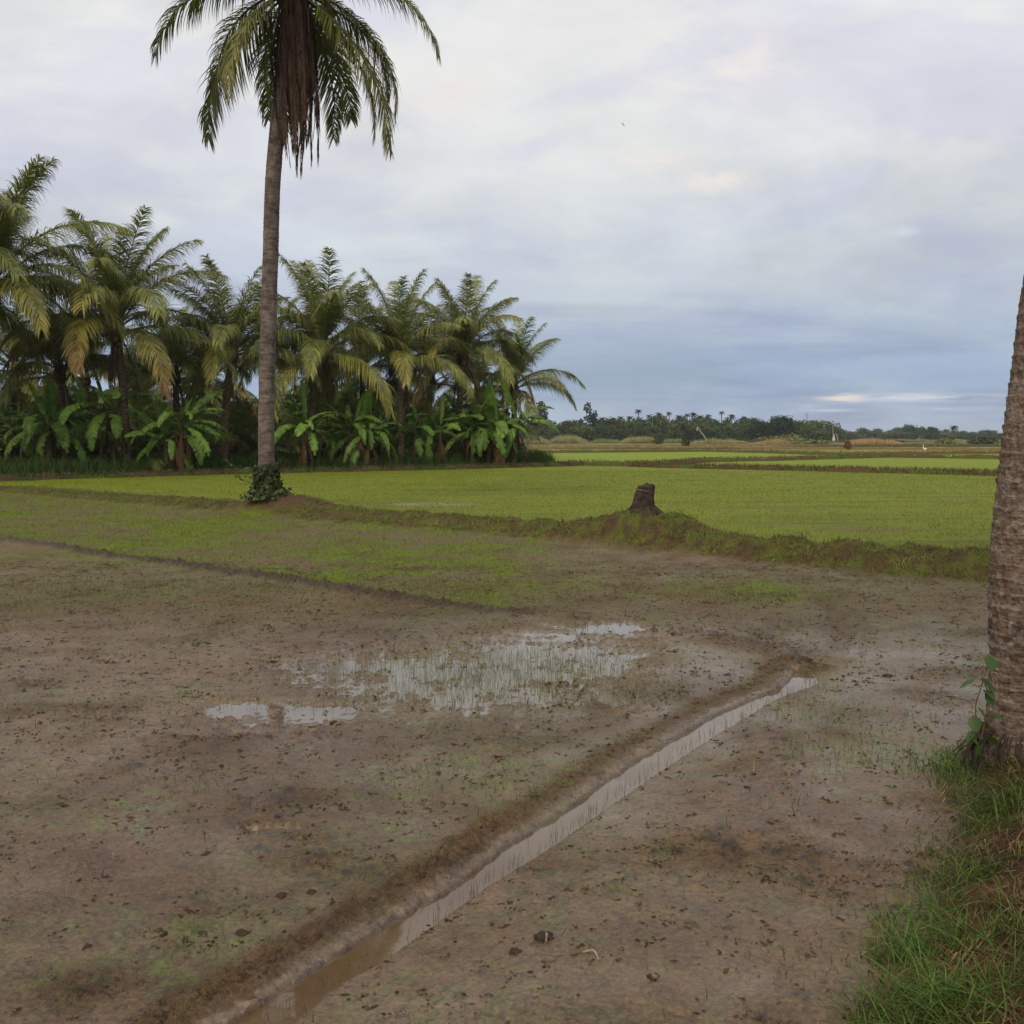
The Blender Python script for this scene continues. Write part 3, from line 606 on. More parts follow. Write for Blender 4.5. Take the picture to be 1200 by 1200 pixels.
# ------------------------------------------------------------------ palm fronds
G1 = np.array([.10, .14, .024]); G2 = np.array([.165, .20, .036]); GY_ = np.array([.25, .215, .035]); OR = np.array([.30, .13, .03]); DB = np.array([.085, .052, .036])
def frond(name, E0, droop, L, nl=70, leaf=.85, kind='green', seed=0, hang=1.0, wdt=.031, ragged=.1):
    r = np.random.default_rng(seed); n = 22; s = np.linspace(0, 1, n); ang = np.radians(E0-droop*s**1.35)
    side_sw = np.cumsum(r.normal(0, .012, n))+.08*r.normal()*s
    ds = L/(n-1); px = np.cumsum(np.cos(ang)*ds)-np.cos(ang[0])*ds; pz = np.cumsum(np.sin(ang)*ds)-np.sin(ang[0])*ds
    path = np.stack([px, side_sw*px, pz], 1)
    V0, F0 = tube(path, (.040*(1-s)**.8+.005)*(L/4.5), 4, False)
    tc0 = np.repeat((np.array([.13, .14, .045]) if kind != 'dead' else DB)[None], len(V0), 0)
    if kind == 'yellow': tc0 = np.repeat(np.array([[.22, .18, .05]]), len(V0), 0)
    sl_ = np.sort(r.random(nl*2)*.86+.14); sd = np.where(np.arange(nl*2) % 2 == 0, 1., -1.)
    keep = r.random(nl*2) > ragged; sl_, sd = sl_[keep], sd[keep]; m_ = len(sl_)
    B = np.stack([np.interp(sl_, s, path[:, k]) for k in range(3)], 1); a = np.interp(sl_, s, ang)
    Tn = np.stack([np.cos(a), np.zeros(m_), np.sin(a)], 1); S_ = np.stack([np.zeros(m_), sd, np.zeros(m_)], 1); N_ = np.stack([-np.sin(a), np.zeros(m_), np.cos(a)], 1)
    fwd = .80+.60*sl_+.15*r.normal(size=m_)
    d = S_+Tn*fwd[:, None]+N_*(.25+.15*r.normal(size=m_))[:, None]; d /= np.linalg.norm(d, axis=1)[:, None]
    ll = leaf*(np.interp(sl_, [.14, .25, .45, .75, 1], [.55, .9, 1, .75, .35]))*(.85+.3*r.random(m_))*(L/4.5)
    gv = np.array([0, 0, -1.0]); pts = [B]; dirs = [d]; ns = 4
    hk = hang*(.22+.42*r.random(m_))[:, None]
    for k in range(ns):
        dd = dirs[-1]+gv*hk*(.5+k*.45); dd /= np.linalg.norm(dd, axis=1)[:, None]; pts.append(pts[-1]+dd*(ll/ns)[:, None]); dirs.append(dd)
    wv = Tn-dirs[1]*np.sum(Tn*dirs[1], 1)[:, None]; wv /= np.linalg.norm(wv, axis=1)[:, None]+1e-6
    tw = r.normal(0, .35, m_)[:, None]; wv = wv+np.cross(dirs[1], wv)*tw; wv /= np.linalg.norm(wv, axis=1)[:, None]+1e-6
    wp = [.55, 1, .85, .5]; vs = []
    W_ = wdt*(L/4.5)*(.8+.4*r.random(m_))[:, None]
    for k in range(ns): vs += [pts[k]-wv*W_/2*wp[k], pts[k]+wv*W_/2*wp[k]]
    vs.append(pts[ns]); nv = 2*ns+1
    V = np.stack(vs, 1).reshape(-1, 3); base = np.arange(m_)[:, None]*nv; T_ = []
    for i in range(ns-1): o = 2*i; T_ += [base+np.array([o, o+1, o+3]), base+np.array([o, o+3, o+2])]
    o = 2*(ns-1); T_.append(base+np.array([o, o+1, o+2])); Fl = np.concatenate(T_)
    sv = np.repeat(sl_, nv); tipv = np.tile(np.array([0, 0, .25, .25, .5, .5, .75, .75, 1.]), m_); jit = np.repeat(1+.3*(r.random(m_)-.5), nv)
    if kind == 'green': c = G1+(G2-G1)*sv[:, None]; c = c+(GY_-c)*(np.clip(tipv*.35+.10*(sv-.3), 0, 1))[:, None]
    elif kind == 'yellow':
        f_ = np.clip(.25+.75*sv+.25*tipv, 0, 1)[:, None]; c = G2*(1-f_)+GY_*f_; f2 = np.clip((sv-.68)*2.6, 0, .8)[:, None]; c = c*(1-f2)+OR*f2*.85
    elif kind == 'warm':
        f_ = np.clip(.1+.6*sv+.3*tipv, 0, 1)[:, None]; c = G2*(1-f_)+GY_*f_
    else: c = np.repeat(DB[None], len(V), 0)*(1+.5*tipv[:, None])
    c = c*jit[:, None]
    Vv, Ff, Cc = merge([(V0, F0, tc0), (V, Fl, c)])
    return mesh_np(name, Vv, Ff, M_FROND if kind != 'dead' else M_DRY, Cc, smooth=False)
ECL = [84, 70, 56, 40, 22, 4, -18, -45]
DRP = [38, 58, 76, 92, 96, 84, 60, 42]
FR = {}
for kd in ('green', 'warm', 'yellow', 'dead'):
    for i, e in enumerate(ECL):
        if kd == 'yellow' and i < 4: continue
        if kd == 'warm' and i < 2: continue
        if kd == 'dead' and i < 6: continue
        FR[kd, i] = [frond('frond_'+kd, e, DRP[i], 4.5, 160, 1.12, kd, 100*i+k*7+len(kd), 1.0) for k in range(3 if kd == 'green' else 2)]
HANG = [frond('dead_frond', -72, 14, 3.6, 60, .75, 'dead', 900+k, 2.6, .05, .2) for k in range(4)]
def crown(root, top, n, size, seed, lo=7, warm=.3, yellow=.15, deadn=3, explicit=None):
    r = random.Random(seed); yaw = r.random()*6.28
    for i in range(n):
        f_ = i/(n-1); c = min(lo, f_**1.05*(lo+.4)+r.uniform(-.5, .5)); c = int(max(0, min(lo, c)))
        kd = 'green'
        if c >= 4 and r.random() < yellow*1.5: kd = 'yellow'
        elif c >= 3 and r.random() < warm*1.4: kd = 'warm'
        yaw += 2.39996+r.uniform(-.2, .2)
        me = r.choice(FR[kd, c]); sz = size/4.5*r.uniform(.86, 1.1)*(.9 if c < 2 else 1)
        off = Vector((math.cos(yaw)*.10, math.sin(yaw)*.10, r.uniform(-.25, .15)-.05*c))
        obj('frond', me, root, top+off, (r.uniform(-.12, .12), r.uniform(-.06, .06), yaw), sz)
    for i in range(deadn):
        a = r.random()*6.28; obj('dead_frond', r.choice(HANG), root, top+Vector((math.cos(a)*.15, math.sin(a)*.15, -.35)), (0, r.uniform(-.1, .1), a), size/4.5*r.uniform(.5, .8))
# fibre and sheath head at the crown
def sheath(name, mat, r=.26, h=.9, seed=0):
    rr = np.random.default_rng(seed); n = 14; s = np.linspace(0, 1, n); rad = r*np.interp(s, [0, .25, .6, 1], [.62, 1, .9, .35])
    rg = rad[:, None]*(1+.22*rr.normal(size=(n, 12))*.6); V, Fq = tube(np.stack([0*s, 0*s, (s-.65)*h], 1), rg, 12); return mesh_np(name, V, Fq, mat)
M_FIBRE = bark_mat('palm_fibre', (.055, .034, .022), (.12, .075, .04), (.025, .015, .012), 8, 0, 1, .95, 12)
SH = [sheath('leaf_sheath', M_FIBRE, .26, 1.0, k) for k in range(3)]
# coconuts
def sphere(r, seg=8, rng_=6, sq=(1, 1, 1.2)):
    V = [(0, 0, r*sq[2])]; 
    for i in range(1, rng_):
        a = math.pi*i/rng_
        for j in range(seg): b = 2*math.pi*j/seg; V.append((r*sq[0]*math.sin(a)*math.cos(b), r*sq[1]*math.sin(a)*math.sin(b), r*sq[2]*math.cos(a)))
    V.append((0, 0, -r*sq[2])); Fq = []
    for j in range(seg): Fq.append((0, 1+j, 1+(j+1) % seg)); 
    for i in range(rng_-2):
        for j in range(seg): a, b, c, d = 1+i*seg+j, 1+i*seg+(j+1) % seg, 1+(i+1)*seg+(j+1) % seg, 1+(i+1)*seg+j; Fq += [(a, c, b), (a, d, c)]
    k = len(V)-1; o = 1+(rng_-2)*seg
    for j in range(seg): Fq.append((k, o+(j+1) % seg, o+j))
    return np.array(V), np.array(Fq)
v_, f_ = sphere(.13); COCO = mesh_np('coconut', v_, f_, M_BANANA, np.repeat(np.array([[.16, .12, .03]]), len(v_), 0))

def coconut_palm(label, base_px, Yd, top_px, size, n, seed, group, r0=.22, r1=.13, mat=None, deadn=3, coco=0, warm=.3, yellow=.15, lo=7, mid=0.0):
    b = aty(base_px[0], base_px[1], Yd); b.z = float(height(np.array([b.x]), np.array([b.y]))[0])-.03
    tp = aty(top_px[0], top_px[1], Yd)
    root = thing('coconut_palm', label, 'palm tree', b, 0, group)
    top = tp-b; m1 = Vector((top.x*.25-mid, 0, top.z*.4)); m2 = Vector((top.x*.62-mid, 0, top.z*.72))
    obj('trunk', palm_trunk('palm_trunk', [(0, 0, 0), m1, m2, top], r0, r1, mat or M_BARK2, 12, 60, .16, .08, .5, seed), root)
    obj('leaf_sheath', SH[seed % 3], root, top, (0, 0, seed), size/4.5)
    crown(root, top, n, size, seed, lo, warm, yellow, deadn)
    for k in range(coco):
        a = k*2.4; obj('coconut', COCO, root, top+Vector((math.cos(a)*.3, math.sin(a)*.3, -.45-.12*(k % 3))))
    return root
GP = 'coconut palms in the grove on the left'
GL = [  # label, base px, depth, top px, frond, n, coco
 ('large coconut palm at the left edge of the picture, its crown cut by the frame', (-8, 548), 38, (-12, 335), 6.0, 30, 1, 0),
 ('coconut palm with dark trunk left of the tall lone palm, above the big banana leaves', (150, 545), 41, (137, 380), 5.2, 26, 2, 5),
 ('coconut palm half hidden right behind the tall lone trunk, on its left side', (262, 541), 45, (272, 408), 4.6, 22, 3, 0),
 ('coconut palm with reddish leaning trunk just right of the tall lone palm', (360, 538), 47, (378, 408), 4.8, 25, 4, 3),
 ('coconut palm with orange drooping fronds, third in the row right of the tall palm', (470, 534), 50, (468, 418), 4.7, 22, 5, 4),
 ('coconut palm with a high upright crown, second from the right end of the grove', (536, 531), 53, (543, 412), 4.8, 22, 6, 3),
 ('smaller coconut palm at the right end of the grove, lowest frond tips turning orange', (603, 529), 56, (602, 450), 4.4, 20, 7, 2)]
for i, (lb, bp_, Yd, tp_, szf, n_, sd, co) in enumerate(GL):
    coconut_palm(lb, bp_, Yd+3.5, tp_, szf*1.10, n_+3, sd*13, GP, mat=M_BARK2, coco=co, warm=.35, yellow=.24 if i in (1, 4, 5, 6) else .10, lo=5)
BACK = [(-70, 40, 330, 5.4), (70, 47, 432, 4.6), (205, 50, 436, 4.4), (318, 55, 424, 4.2), (425, 57, 432, 4.6), (505, 60, 442, 4.4), (100, 56, 440, 4.6), (240, 60, 450, 4.4), (385, 64, 455, 4.2), (560, 66, 455, 4.2), (20, 55, 430, 4.8), (160, 62, 455, 4.4)]
lbs = ['coconut palm just beyond the left edge of the picture, only frond tips showing', 'palm behind, low between the leftmost palm and the dark trunked palm', 'palm behind, low between the dark trunked palm and the tall lone trunk', 'palm behind, peeking out on the right side of the tall lone trunk', 'palm behind, low between the reddish trunked palm and the orange fronded palm', 'palm behind, low between the orange fronded palm and the high upright crown',
       'short palm deep in the shade behind the bananas under the dark trunked palm', 'short palm deep in the shade left of the tall lone trunk', 'short palm deep in the shade behind the reddish trunked palm', 'short palm deep in the shade near the right end of the grove', 'short palm deep in the shade at the far left of the grove', 'short palm deep in the shade between the two left banana clumps']
for i, (px, Yd, ty, szf) in enumerate(BACK):
    b = at(px, HZ+H*F/Yd); coconut_palm(lbs[i], (px+random.uniform(-8, 8), HZ+H*F/Yd), Yd, (px, ty), szf*1.08, 20, 300+i*11, 'palms standing behind the front row of the grove', warm=.15, yellow=.04, lo=5, deadn=1)
# low young palms with fronds from the ground
for i, (px, Yd, szf, lb) in enumerate([(182, 46, 4.2, 'young trunkless palm with arching fronds between the two banana clumps on the left'), (55, 47, 4.4, 'young trunkless palm in the shade behind the leftmost bananas'), (300, 52, 4.2, 'young trunkless palm in the shade behind the tall lone trunk'), (410, 54, 4.0, 'young trunkless palm behind the bananas right of the reddish trunk'), (520, 58, 3.8, 'young trunkless palm behind the small bananas near the grove end'), (240, 55, 4.4, 'young trunkless palm left of the tall lone trunk'), (-60, 46, 4.4, 'young trunkless palm beyond the left edge of the picture'), (575, 62, 4, 'young trunkless palm under the two rightmost palms'), (120, 56, 4.6, 'young trunkless palm behind the trunk of the dark trunked palm'), (0, 58, 4.6, 'young trunkless palm at the far left back of the grove'), (350, 62, 4.4, 'young trunkless palm far behind the reddish trunk'), (460, 66, 4.4, 'young trunkless palm far behind the orange fronded palm'), (190, 66, 4.6, 'young trunkless palm far behind the left banana clumps')]):
    b = at(px, HZ+H*F/Yd); b.z = .15; root = thing('young_palm', lb, 'palm tree', b, 0, 'young palms growing low in the grove'); r = random.Random(i+50); yaw = 0
    for k in range(12):
        yaw += 2.4; c = [0, 0, 1, 1, 1, 2, 2, 2, 3, 3, 3, 4][k]; obj('frond', r.choice(FR['green', c]), root, (0, 0, .1), (r.uniform(-.1, .1), 0, yaw), szf/4.5*r.uniform(.8, 1.05))

# ------------------------------------------------------------------ the tall lone palm
bp_ = Vector((PALMXY.x, PALMXY.y, 0)); bp_.z = float(height(np.array([bp_.x]), np.array([bp_.y]))[0])-.05
root = thing('coconut_palm', 'tall lone coconut palm on the bund, brown dead fronds hanging under its crown', 'palm tree', bp_)
pts = [aty(px, py, PALMXY.y)-bp_ for px, py in [(313, 560), (312, 500), (314, 400), (317, 300), (320, 210), (328, 120), (338, 40), (342, -20)]]
pts[0] = Vector((0, 0, 0))
obj('trunk', palm_trunk('palm_trunk', pts, .176, .150, M_BARK, 24, 260, .085, .045, .35, 5), root)
top = pts[-1]; obj('leaf_sheath', SH[0], root, top+Vector((0, 0, .1)), (0, 0, 0), 1.2)
r = random.Random(4)
ex = [('green', 4, 178, 1.0), ('green', 5, 172, .92), ('green', 6, 163, 1.05), ('green', 6, 190, .95), ('warm', 6, 222, .85), ('green', 7, 205, .62), ('warm', 6, -14, 1.12), ('green', 6, 8, .98), ('green', 4, -6, 1.0), ('warm', 5, 4, 1.0), ('green', 5, 22, .9),
      ('green', 5, 70, .9), ('green', 5, 120, .9), ('warm', 4, 250, .8), ('green', 3, 300, .8), ('green', 3, 90, .9), ('green', 2, 170, .9), ('green', 2, 240, .9), ('green', 2, 340, .9), ('green', 1, 60, .9), ('green', 1, 200, .85), ('green', 0, 0, .85), ('green', 0, 150, .8), ('green', 7, 120, .8), ('green', 6, 60, .9)]
for i, (kd, c, yw, s_) in enumerate(ex):
    y_ = R(yw); obj('frond', FR[kd, c][i % len(FR[kd, c])], root, top+Vector((math.cos(y_)*.12, math.sin(y_)*.12, -.05*c+.1)), (r.uniform(-.12, .12), (.28 if c >= 5 else .06), y_), (s_*(.76 if c >= 5 else .80), s_*1.05, s_*(.76 if c >= 5 else .80)))
for i in range(34):
    a = r.uniform(-1.9, .9) if i % 4 else r.random()*6.28; rr_ = r.uniform(.12, .46)
    obj('dead_frond', HANG[i % 4], root, top+Vector((math.cos(a)*rr_+.02, math.sin(a)*rr_, r.uniform(-.9, .0))), (0, r.uniform(.05, .2), a), (r.uniform(.45, .6), r.uniform(.35, .5), r.uniform(.6, .93)))
# hanging fibres
n = 500; a = rng.random(n)*6.28; q = rng.random(n)**.6*.42; X_ = top.x+.04+np.cos(a)*q; Y_ = top.y+np.sin(a)*q; Z_ = top.z-.2-rng.random(n)*1.3
P = np.stack([X_, Y_, Z_], 1); V, Fq, Cc = blades(P, -(.7+1.2*rng.random(n)), .016+.014*rng.random(n), vary((.085, .055, .042), n, .5, .1), 3, .15)
o = obj('hanging_fibre', mesh_np('hanging_fibre', V, Fq, M_DRY, Cc, smooth=False), root)

# ------------------------------------------------------------------ near palm at the right edge
YN = 4.45; zb = float(height(np.array([2.36]), np.array([YN]))[0])
root = thing('coconut_palm', 'thick rough barked palm trunk leaning out of the right edge of the picture', 'palm tree', (2.36, YN, zb-.05))
cx = lambda e, rpx: (e+9+rpx-600)/F*YN
pts = [(cx(1161, 42)-2.36, 0, 0)]
for (e, py, rp) in [(1163, 800, 40), (1162, 700, 39), (1164, 620, 39), (1172, 540, 38), (1184, 450, 37), (1199, 335, 36), (1224, 210, 35)]:
    zz = H-(py-HZ)/F*YN; pts.append(((e+np.interp(py, [335, 540, 800], [-7, 0, 9])+rp-600)/F*YN-2.36, 0, zz-zb+.05))
pts += [(.62, .1, 4.6), (.95, .2, 6.4), (1.4, .3, 9.4)]
obj('trunk', palm_trunk('near_palm_trunk', pts, .158, .11, M_BARK_NEAR, 120, 900, .062, .045, .09, 9, fine=.005), root)
top = Vector(pts[-1]); obj('leaf_sheath', SH[1], root, top, (0, 0, 0), 1.0); crown(root, top, 26, 4.4, 77, 4, .3, .1, 0)
# root mat at its foot
L = []
for i in range(90):
    a = random.random()*6.28; r0_ = .15+random.random()*.04; l_ = .03+random.random()*.10; p = [(math.cos(a)*r0_*.8, math.sin(a)*r0_*.8, .13+random.random()*.05), (math.cos(a)*(r0_+l_*.4), math.sin(a)*(r0_+l_*.4), .08), (math.cos(a+.3)*(r0_+l_), math.sin(a+.3)*(r0_+l_), -.02)]
    V, Fq = tube(spline(p, 6), np.linspace(.006, .003, 6), 4); L.append((V, Fq, np.repeat(np.array([[.05, .037, .030]]), len(V), 0)))
V, Fq, Cc = merge(L); obj('roots', mesh_np('roots', V, Fq, M_DRY, Cc), root)

# ------------------------------------------------------------------ stump
b = Vector((STUMPXY.x, STUMPXY.y, 0)); b.z = float(height(np.array([b.x]), np.array([b.y]))[0])-.06
root = thing('tree_stump', 'dark sawn palm stump on the mound of the bund', 'stump', b)
n = 40; s_ = np.linspace(0, 1, n); rad = .128+.20*np.exp(-s_*5.0)+.045*(1-s_); sd_ = 40; th = np.arange(sd_)/sd_*6.283
hh_, tt_ = np.meshgrid(s_, th, indexing='ij'); rg = rad[:, None]*(1+.10*fbm(np.cos(tt_)*1.2, np.sin(tt_)*1.2+hh_*2, .5, 4, 60)+.10*np.abs(fbm(tt_*2.2, hh_*1.2, .5, 3, 71)))
top_h = .56+.045*np.cos(tt_[0]-2.6)
path = np.stack([.09*s_-.05, 0*s_, s_*.56], 1); V, Fq = tube(path, rg, sd_); V[:-1, 2] *= np.tile(top_h/.61, n); V[-1, 2] -= .05
V[-1-sd_:-1, 2] += .012*rng.normal(size=sd_)
obj('trunk', mesh_np('stump_trunk', V, Fq, M_STUMP), root)
M_CUT = bark_mat('cut_wood', (.10, .07, .05), (.17, .13, .10), (.06, .04, .03), 20, 0, .5, .9, 30)
v_, f_ = tube([(.022, 0, .425), (.024, 0, .438), (.026, 0, .45)], np.array([.150, .155, .148]), 24, False); obj('saw_band', mesh_np('saw_band', v_, f_, M_CUT), root)
L = []
for i in range(46):
    a = random.uniform(0, 6.28); l_ = random.uniform(.18, .42); w0 = random.uniform(.02, .05)
    p = [(math.cos(a)*.12, math.sin(a)*.12, .20), (math.cos(a)*(.12+l_*.5), math.sin(a)*(.12+l_*.4), .07), (math.cos(a)*(.12+l_), math.sin(a)*(.12+l_)*.8, -.10)]
    V, Fq = tube(spline(p, 7), np.linspace(w0, w0*.3, 7), 5); L.append((V, Fq, np.zeros((len(V), 3))))
V, Fq, Cc = merge(L); obj('roots', mesh_np('stump_roots', V, Fq, M_STUMP), root)

# ------------------------------------------------------------------ banana plants
def banana_leaf(name, L, Wd, E0, drp, seed, kind='green'):
    r = np.random.default_rng(seed); n = 20; pet = 4; s = np.linspace(0, 1, n); ang = np.radians(E0-drp*s**1.4); ds = L/(n-1)
    px = np.cumsum(np.cos(ang)*ds)-np.cos(ang[0])*ds; pz = np.cumsum(np.sin(ang)*ds)-np.sin(ang[0])*ds; path = np.stack([px, .06*r.normal()*px, pz], 1)
    V0, F0 = tube(path, .024*(1-s)+.004, 4, False); c0 = np.repeat(np.array([[.16, .22, .05]]) if kind == 'green' else np.array([[.16, .10, .05]]), len(V0), 0)
    Vs = []; Fs = []; Cs = []; k = 0
    wp = lambda q: Wd/2*np.interp(q, [0, .06, .3, .7, .92, 1], [.3, .75, 1, .92, .5, .04])
    for sd in (1, -1):
        fold = .35+.2*r.random(); tear = 0; off = 0
        for i in range(pet, n-1):
            if r.random() < .65: tear = 1; off = r.normal(0, .35)
            q0, q1 = (i-pet)/(n-1-pet), (i+1-pet)/(n-1-pet)
            f0 = fold+off+(.0 if not tear else r.normal(0, .08)); g_ = .012*tear; tear = 0
            for (qa, qb, pa, pb) in ((q0, q1, path[i], path[i+1]),):
                def edge(p, q, an, sh): 
                    N_ = np.array([-math.sin(an), 0, math.cos(an)]); Tn = np.array([math.cos(an), 0, math.sin(an)]); ww = wp(q)
                    mid = p+np.array([0, sd, 0])*ww*.55*math.cos(f0*.3)+N_*ww*.14+Tn*(sh+.02)
                    out = p+np.array([0, sd, 0])*ww*math.cos(f0)-N_*ww*math.sin(f0)*.6+np.array([0, 0, -.10*ww])+Tn*(sh+.06)
                    return mid, out
                ma, oa = edge(pa, qa, ang[i], g_); mb, ob = edge(pb, qb, ang[i+1], -g_)
                Vs += [pa, pb, ma, mb, oa, ob]; Fs += [(k, k+1, k+3), (k, k+3, k+2), (k+2, k+3, k+5), (k+2, k+5, k+4)]; k += 6
                base = np.array([.125, .225, .034]) if kind == 'green' else np.array([.11, .065, .032]); v = 1+.25*r.normal()*.6
                ed = base*v if kind != 'green' else base*v*.7+np.array([.12, .13, .03])*.3*v
                Cs += [base*1.25*v, base*1.25*v, base*v, base*v, ed, ed]
    Vv, Ff, Cc = merge([(V0, F0, c0), (np.array(Vs), np.array(Fs), np.array(Cs))])
    return mesh_np(name, Vv, Ff, M_BANANA if kind == 'green' else M_DRY, Cc, smooth=False)
BL = [[banana_leaf('banana_leaf', 1.9, .40+.04*k, e-5*k, d_+9*k, 10*i+k) for k in range(3)] for i, (e, d_) in enumerate([(84, 25), (68, 70), (50, 95), (32, 105), (8, 85)])]
BD = [banana_leaf('dead_leaf', 1.3, .30, -60, 28, 70+k, 'dead') for k in range(3)]
def stem_mesh(h, r0, seed): 
    s = np.linspace(0, 1, 14); rr = np.random.default_rng(seed); rg = (r0*(1-.45*s)*(1+.25*np.exp(-s*9)))[:, None]*(1+.08*rr.normal(size=(14, 9))); V, Fq = tube(np.stack([.05*s*s, 0*s, s*h], 1), rg, 9); return mesh_np('banana_stem', V, Fq, M_BSTEM)
STM = [stem_mesh(1.5, .13, k) for k in range(3)]
BAN = [(60, 40, 4, 1.15, 'dark banana clump at the far left of the grove, brown dead leaves at its foot'), (20, 43, 3, 1.2, 'banana clump cut by the left edge of the picture'), (128, 41, 2, 1.55, 'tall banana plant with bright upright leaves in front of the dark trunked palm'),
       (213, 40.5, 4, 1.2, 'banana clump with brown dead leaf skirt left of the tall lone trunk'), (345, 45, 2, 1.25, 'bright green banana plant just right of the tall lone trunk'), (425, 47, 4, 1.25, 'wide banana clump with red brown dead leaves in front of the orange fronded palm'),
       (400, 52, 2, 1.5, 'banana plant with tall leaves behind the wide clump'), (503, 50, 3, 1.1, 'low banana clump between the wide clump and the grove end'), (560, 51, 3, 1.35, 'banana clump with dark red stems near the right end of the grove'), (590, 51, 4, 1.35, 'banana clump with drooping leaves closing the right end of the grove'),
       (285, 50, 3, 1.2, 'shaded banana plant behind the tall lone trunk'), (100, 47, 3, 1.3, 'shaded banana plant behind the left banana clumps'), (160, 48, 2, 1.2, 'shaded banana plant between the left clumps'), (540, 57, 3, 1.4, 'shaded banana plant behind the grove end clumps'), (-40, 43, 4, 1.3, 'banana clump beyond the left edge of the picture'), (460, 56, 3, 1.4, 'shaded banana plant behind the orange fronded palm')]
for i, (px, Yd, ns, sc_, lb) in enumerate(BAN):
    Yd += 3.5; sc_ *= 1.1; b = aty(px, 540, Yd); b.z = float(height(np.array([b.x]), np.array([b.y]))[0])-.02
    root = thing('banana_plant', lb, 'banana plant', b, 0, 'banana plants along the front of the grove'); r = random.Random(i+11)
    for j in range(ns):
        ox, oy = r.uniform(-.65, .65)*(ns > 1), r.uniform(-.4, .4); hs = r.uniform(.6, 1.05)*sc_; tl = R(r.uniform(-8, 8)); tip = Vector((ox+.05+1.5*hs*math.sin(tl), oy, 1.5*hs))
        obj('stem', STM[(i+j) % 3], root, (ox, oy, 0), (0, tl, 0), (1, 1, hs))
        yaw = r.random()*6.28
        for k in range(9):
            yaw += 2.4+r.uniform(-.3, .3); c = [0, 1, 1, 2, 2, 3, 3, 4, 4][k]; obj('leaf', r.choice(BL[c]), root, tip, (r.uniform(-.3, .3), r.uniform(-.15, .25), yaw), (sc_*r.uniform(.6, 1.15), sc_*r.uniform(.6, 1.1), sc_*r.uniform(.7, 1.1)))
        for k in range(6 if ns >= 3 else 3):
            obj('dead_leaf', r.choice(BD), root, tip-Vector((0, 0, r.uniform(.1, .5))), (0, 0, r.random()*6.28), sc_*r.uniform(.6, 1.0))

# ------------------------------------------------------------------ broad leaf shrubs and distant trees
def tree_crown(name, blobs, nleaf, size, col, seed, mat=None, squash=1):
    r = np.random.default_rng(seed); vol = np.array([b[3]*b[4]*b[5] for b in blobs])**.67; pk = r.choice(len(blobs), nleaf, p=vol/vol.sum()); B = np.array(blobs)[pk]
    dv = r.normal(size=(nleaf, 3)); dv /= np.linalg.norm(dv, axis=1)[:, None]; rad = r.random(nleaf)**.28*(1+.12*r.normal(size=nleaf))
    c = B[:, :3]+dv*B[:, 3:6]*rad[:, None]
    n_ = dv+.8*r.normal(size=(nleaf, 3)); n_ /= np.linalg.norm(n_, axis=1)[:, None]; a = np.cross(n_, r.normal(size=(nleaf, 3))); a /= np.linalg.norm(a, axis=1)[:, None]; b = np.cross(n_, a)
    sz = (size*(.6+.8*r.random(nleaf)))[:, None]
    V = np.stack([c-a*sz*.5, c-b*sz*.35+n_*sz*.1, c+a*sz*.5, c+b*sz*.35-n_*sz*.1], 1).reshape(-1, 3)
    i = np.arange(nleaf)[:, None]*4; Fq = np.concatenate([i+np.array([0, 1, 2]), i+np.array([0, 2, 3])])
    clump = fbm(c[:, 0]*1.0, c[:, 2]*1.0+c[:, 1], .9, 2, seed % 50)
    cl_ = np.asarray(col)[None]*(1+.35*clump+.2*r.normal(size=nleaf))[:, None]; cl_ = np.clip(cl_, .004, 1)
    return mesh_np(name, V, Fq, mat or M_TREE, np.repeat(cl_, 4, 0), smooth=False)
def rblobs(seed, w, h, n, z0=.25, flat=1):
    r = random.Random(seed); L = []
    for i in range(n):
        f = i/max(1, n-1); z = h*(z0+(1-z0-.12)*r.random()); q = w/2*.62*(1-abs((z/h)-.55)*.7); a = r.random()*6.28
        L.append((math.cos(a)*q*r.random(), math.sin(a)*q*r.random(), z, w*r.uniform(.2, .34), w*r.uniform(.2, .34), h*r.uniform(.12, .2)*flat))
    L.append((0, 0, h*.5, w*.38, w*.38, h*.36)); return L
def trunk_mesh(h, r): V, Fq = tube(spline([(0, 0, 0), (.1, 0, h*.5), (0, .05, h)], 6), np.linspace(r, r*.5, 6), 6); return mesh_np('tree_trunk', V, Fq, M_BARK2)
TR1 = trunk_mesh(4.5, .22)
CR = [tree_crown('tree_crown', rblobs(k, 8, 8, 9, .12), 900, .75, [(.055, .082, .028), (.072, .100, .032), (.050, .072, .030), (.085, .110, .036)][k % 4], 500+k) for k in range(6)]
def far_tree(px, top, Yd, width_px, lb, grp=None, me=None, name='broadleaf_tree', base=8.0, seed=0, shy=1):
    ht = (HZ-top)/F*Yd+H; wd = width_px/F*Yd; b = aty(px, 515, Yd); b.z = 0
    o = thing(name, lb, 'tree', b, seed*1.3, grp); s = ht/base
    obj('trunk', TR1, o, (0, 0, 0), None, (s, s, s)); obj('crown', me or CR[seed % len(CR)], o, (0, 0, 0), None, (wd/8, wd/8, s)); return o
r = random.Random(31)
prof = [(560, 494), (620, 492), (660, 491), (690, 492), (710, 488), (745, 487), (780, 486), (830, 487), (865, 488), (890, 489), (905, 488), (935, 490), (950, 493), (985, 502), (1010, 503), (1040, 502), (1060, 498), (1080, 499), (1100, 501), (1130, 503), (1175, 504.5), (1230, 504)]
pxs, pys = [a for a, b in prof], [b for a, b in prof]
NLB = 'dark round broadleaf tree in the distant treeline beyond the paddies'
i = 0; px = 540
while px < 985:
    far_tree(px, np.interp(px, pxs, pys)+r.uniform(-.5, 3.5), r.uniform(330, 370), r.uniform(20, 34), NLB, 'broadleaf trees of the distant treeline', seed=i); i += 1; px += r.uniform(6, 11)
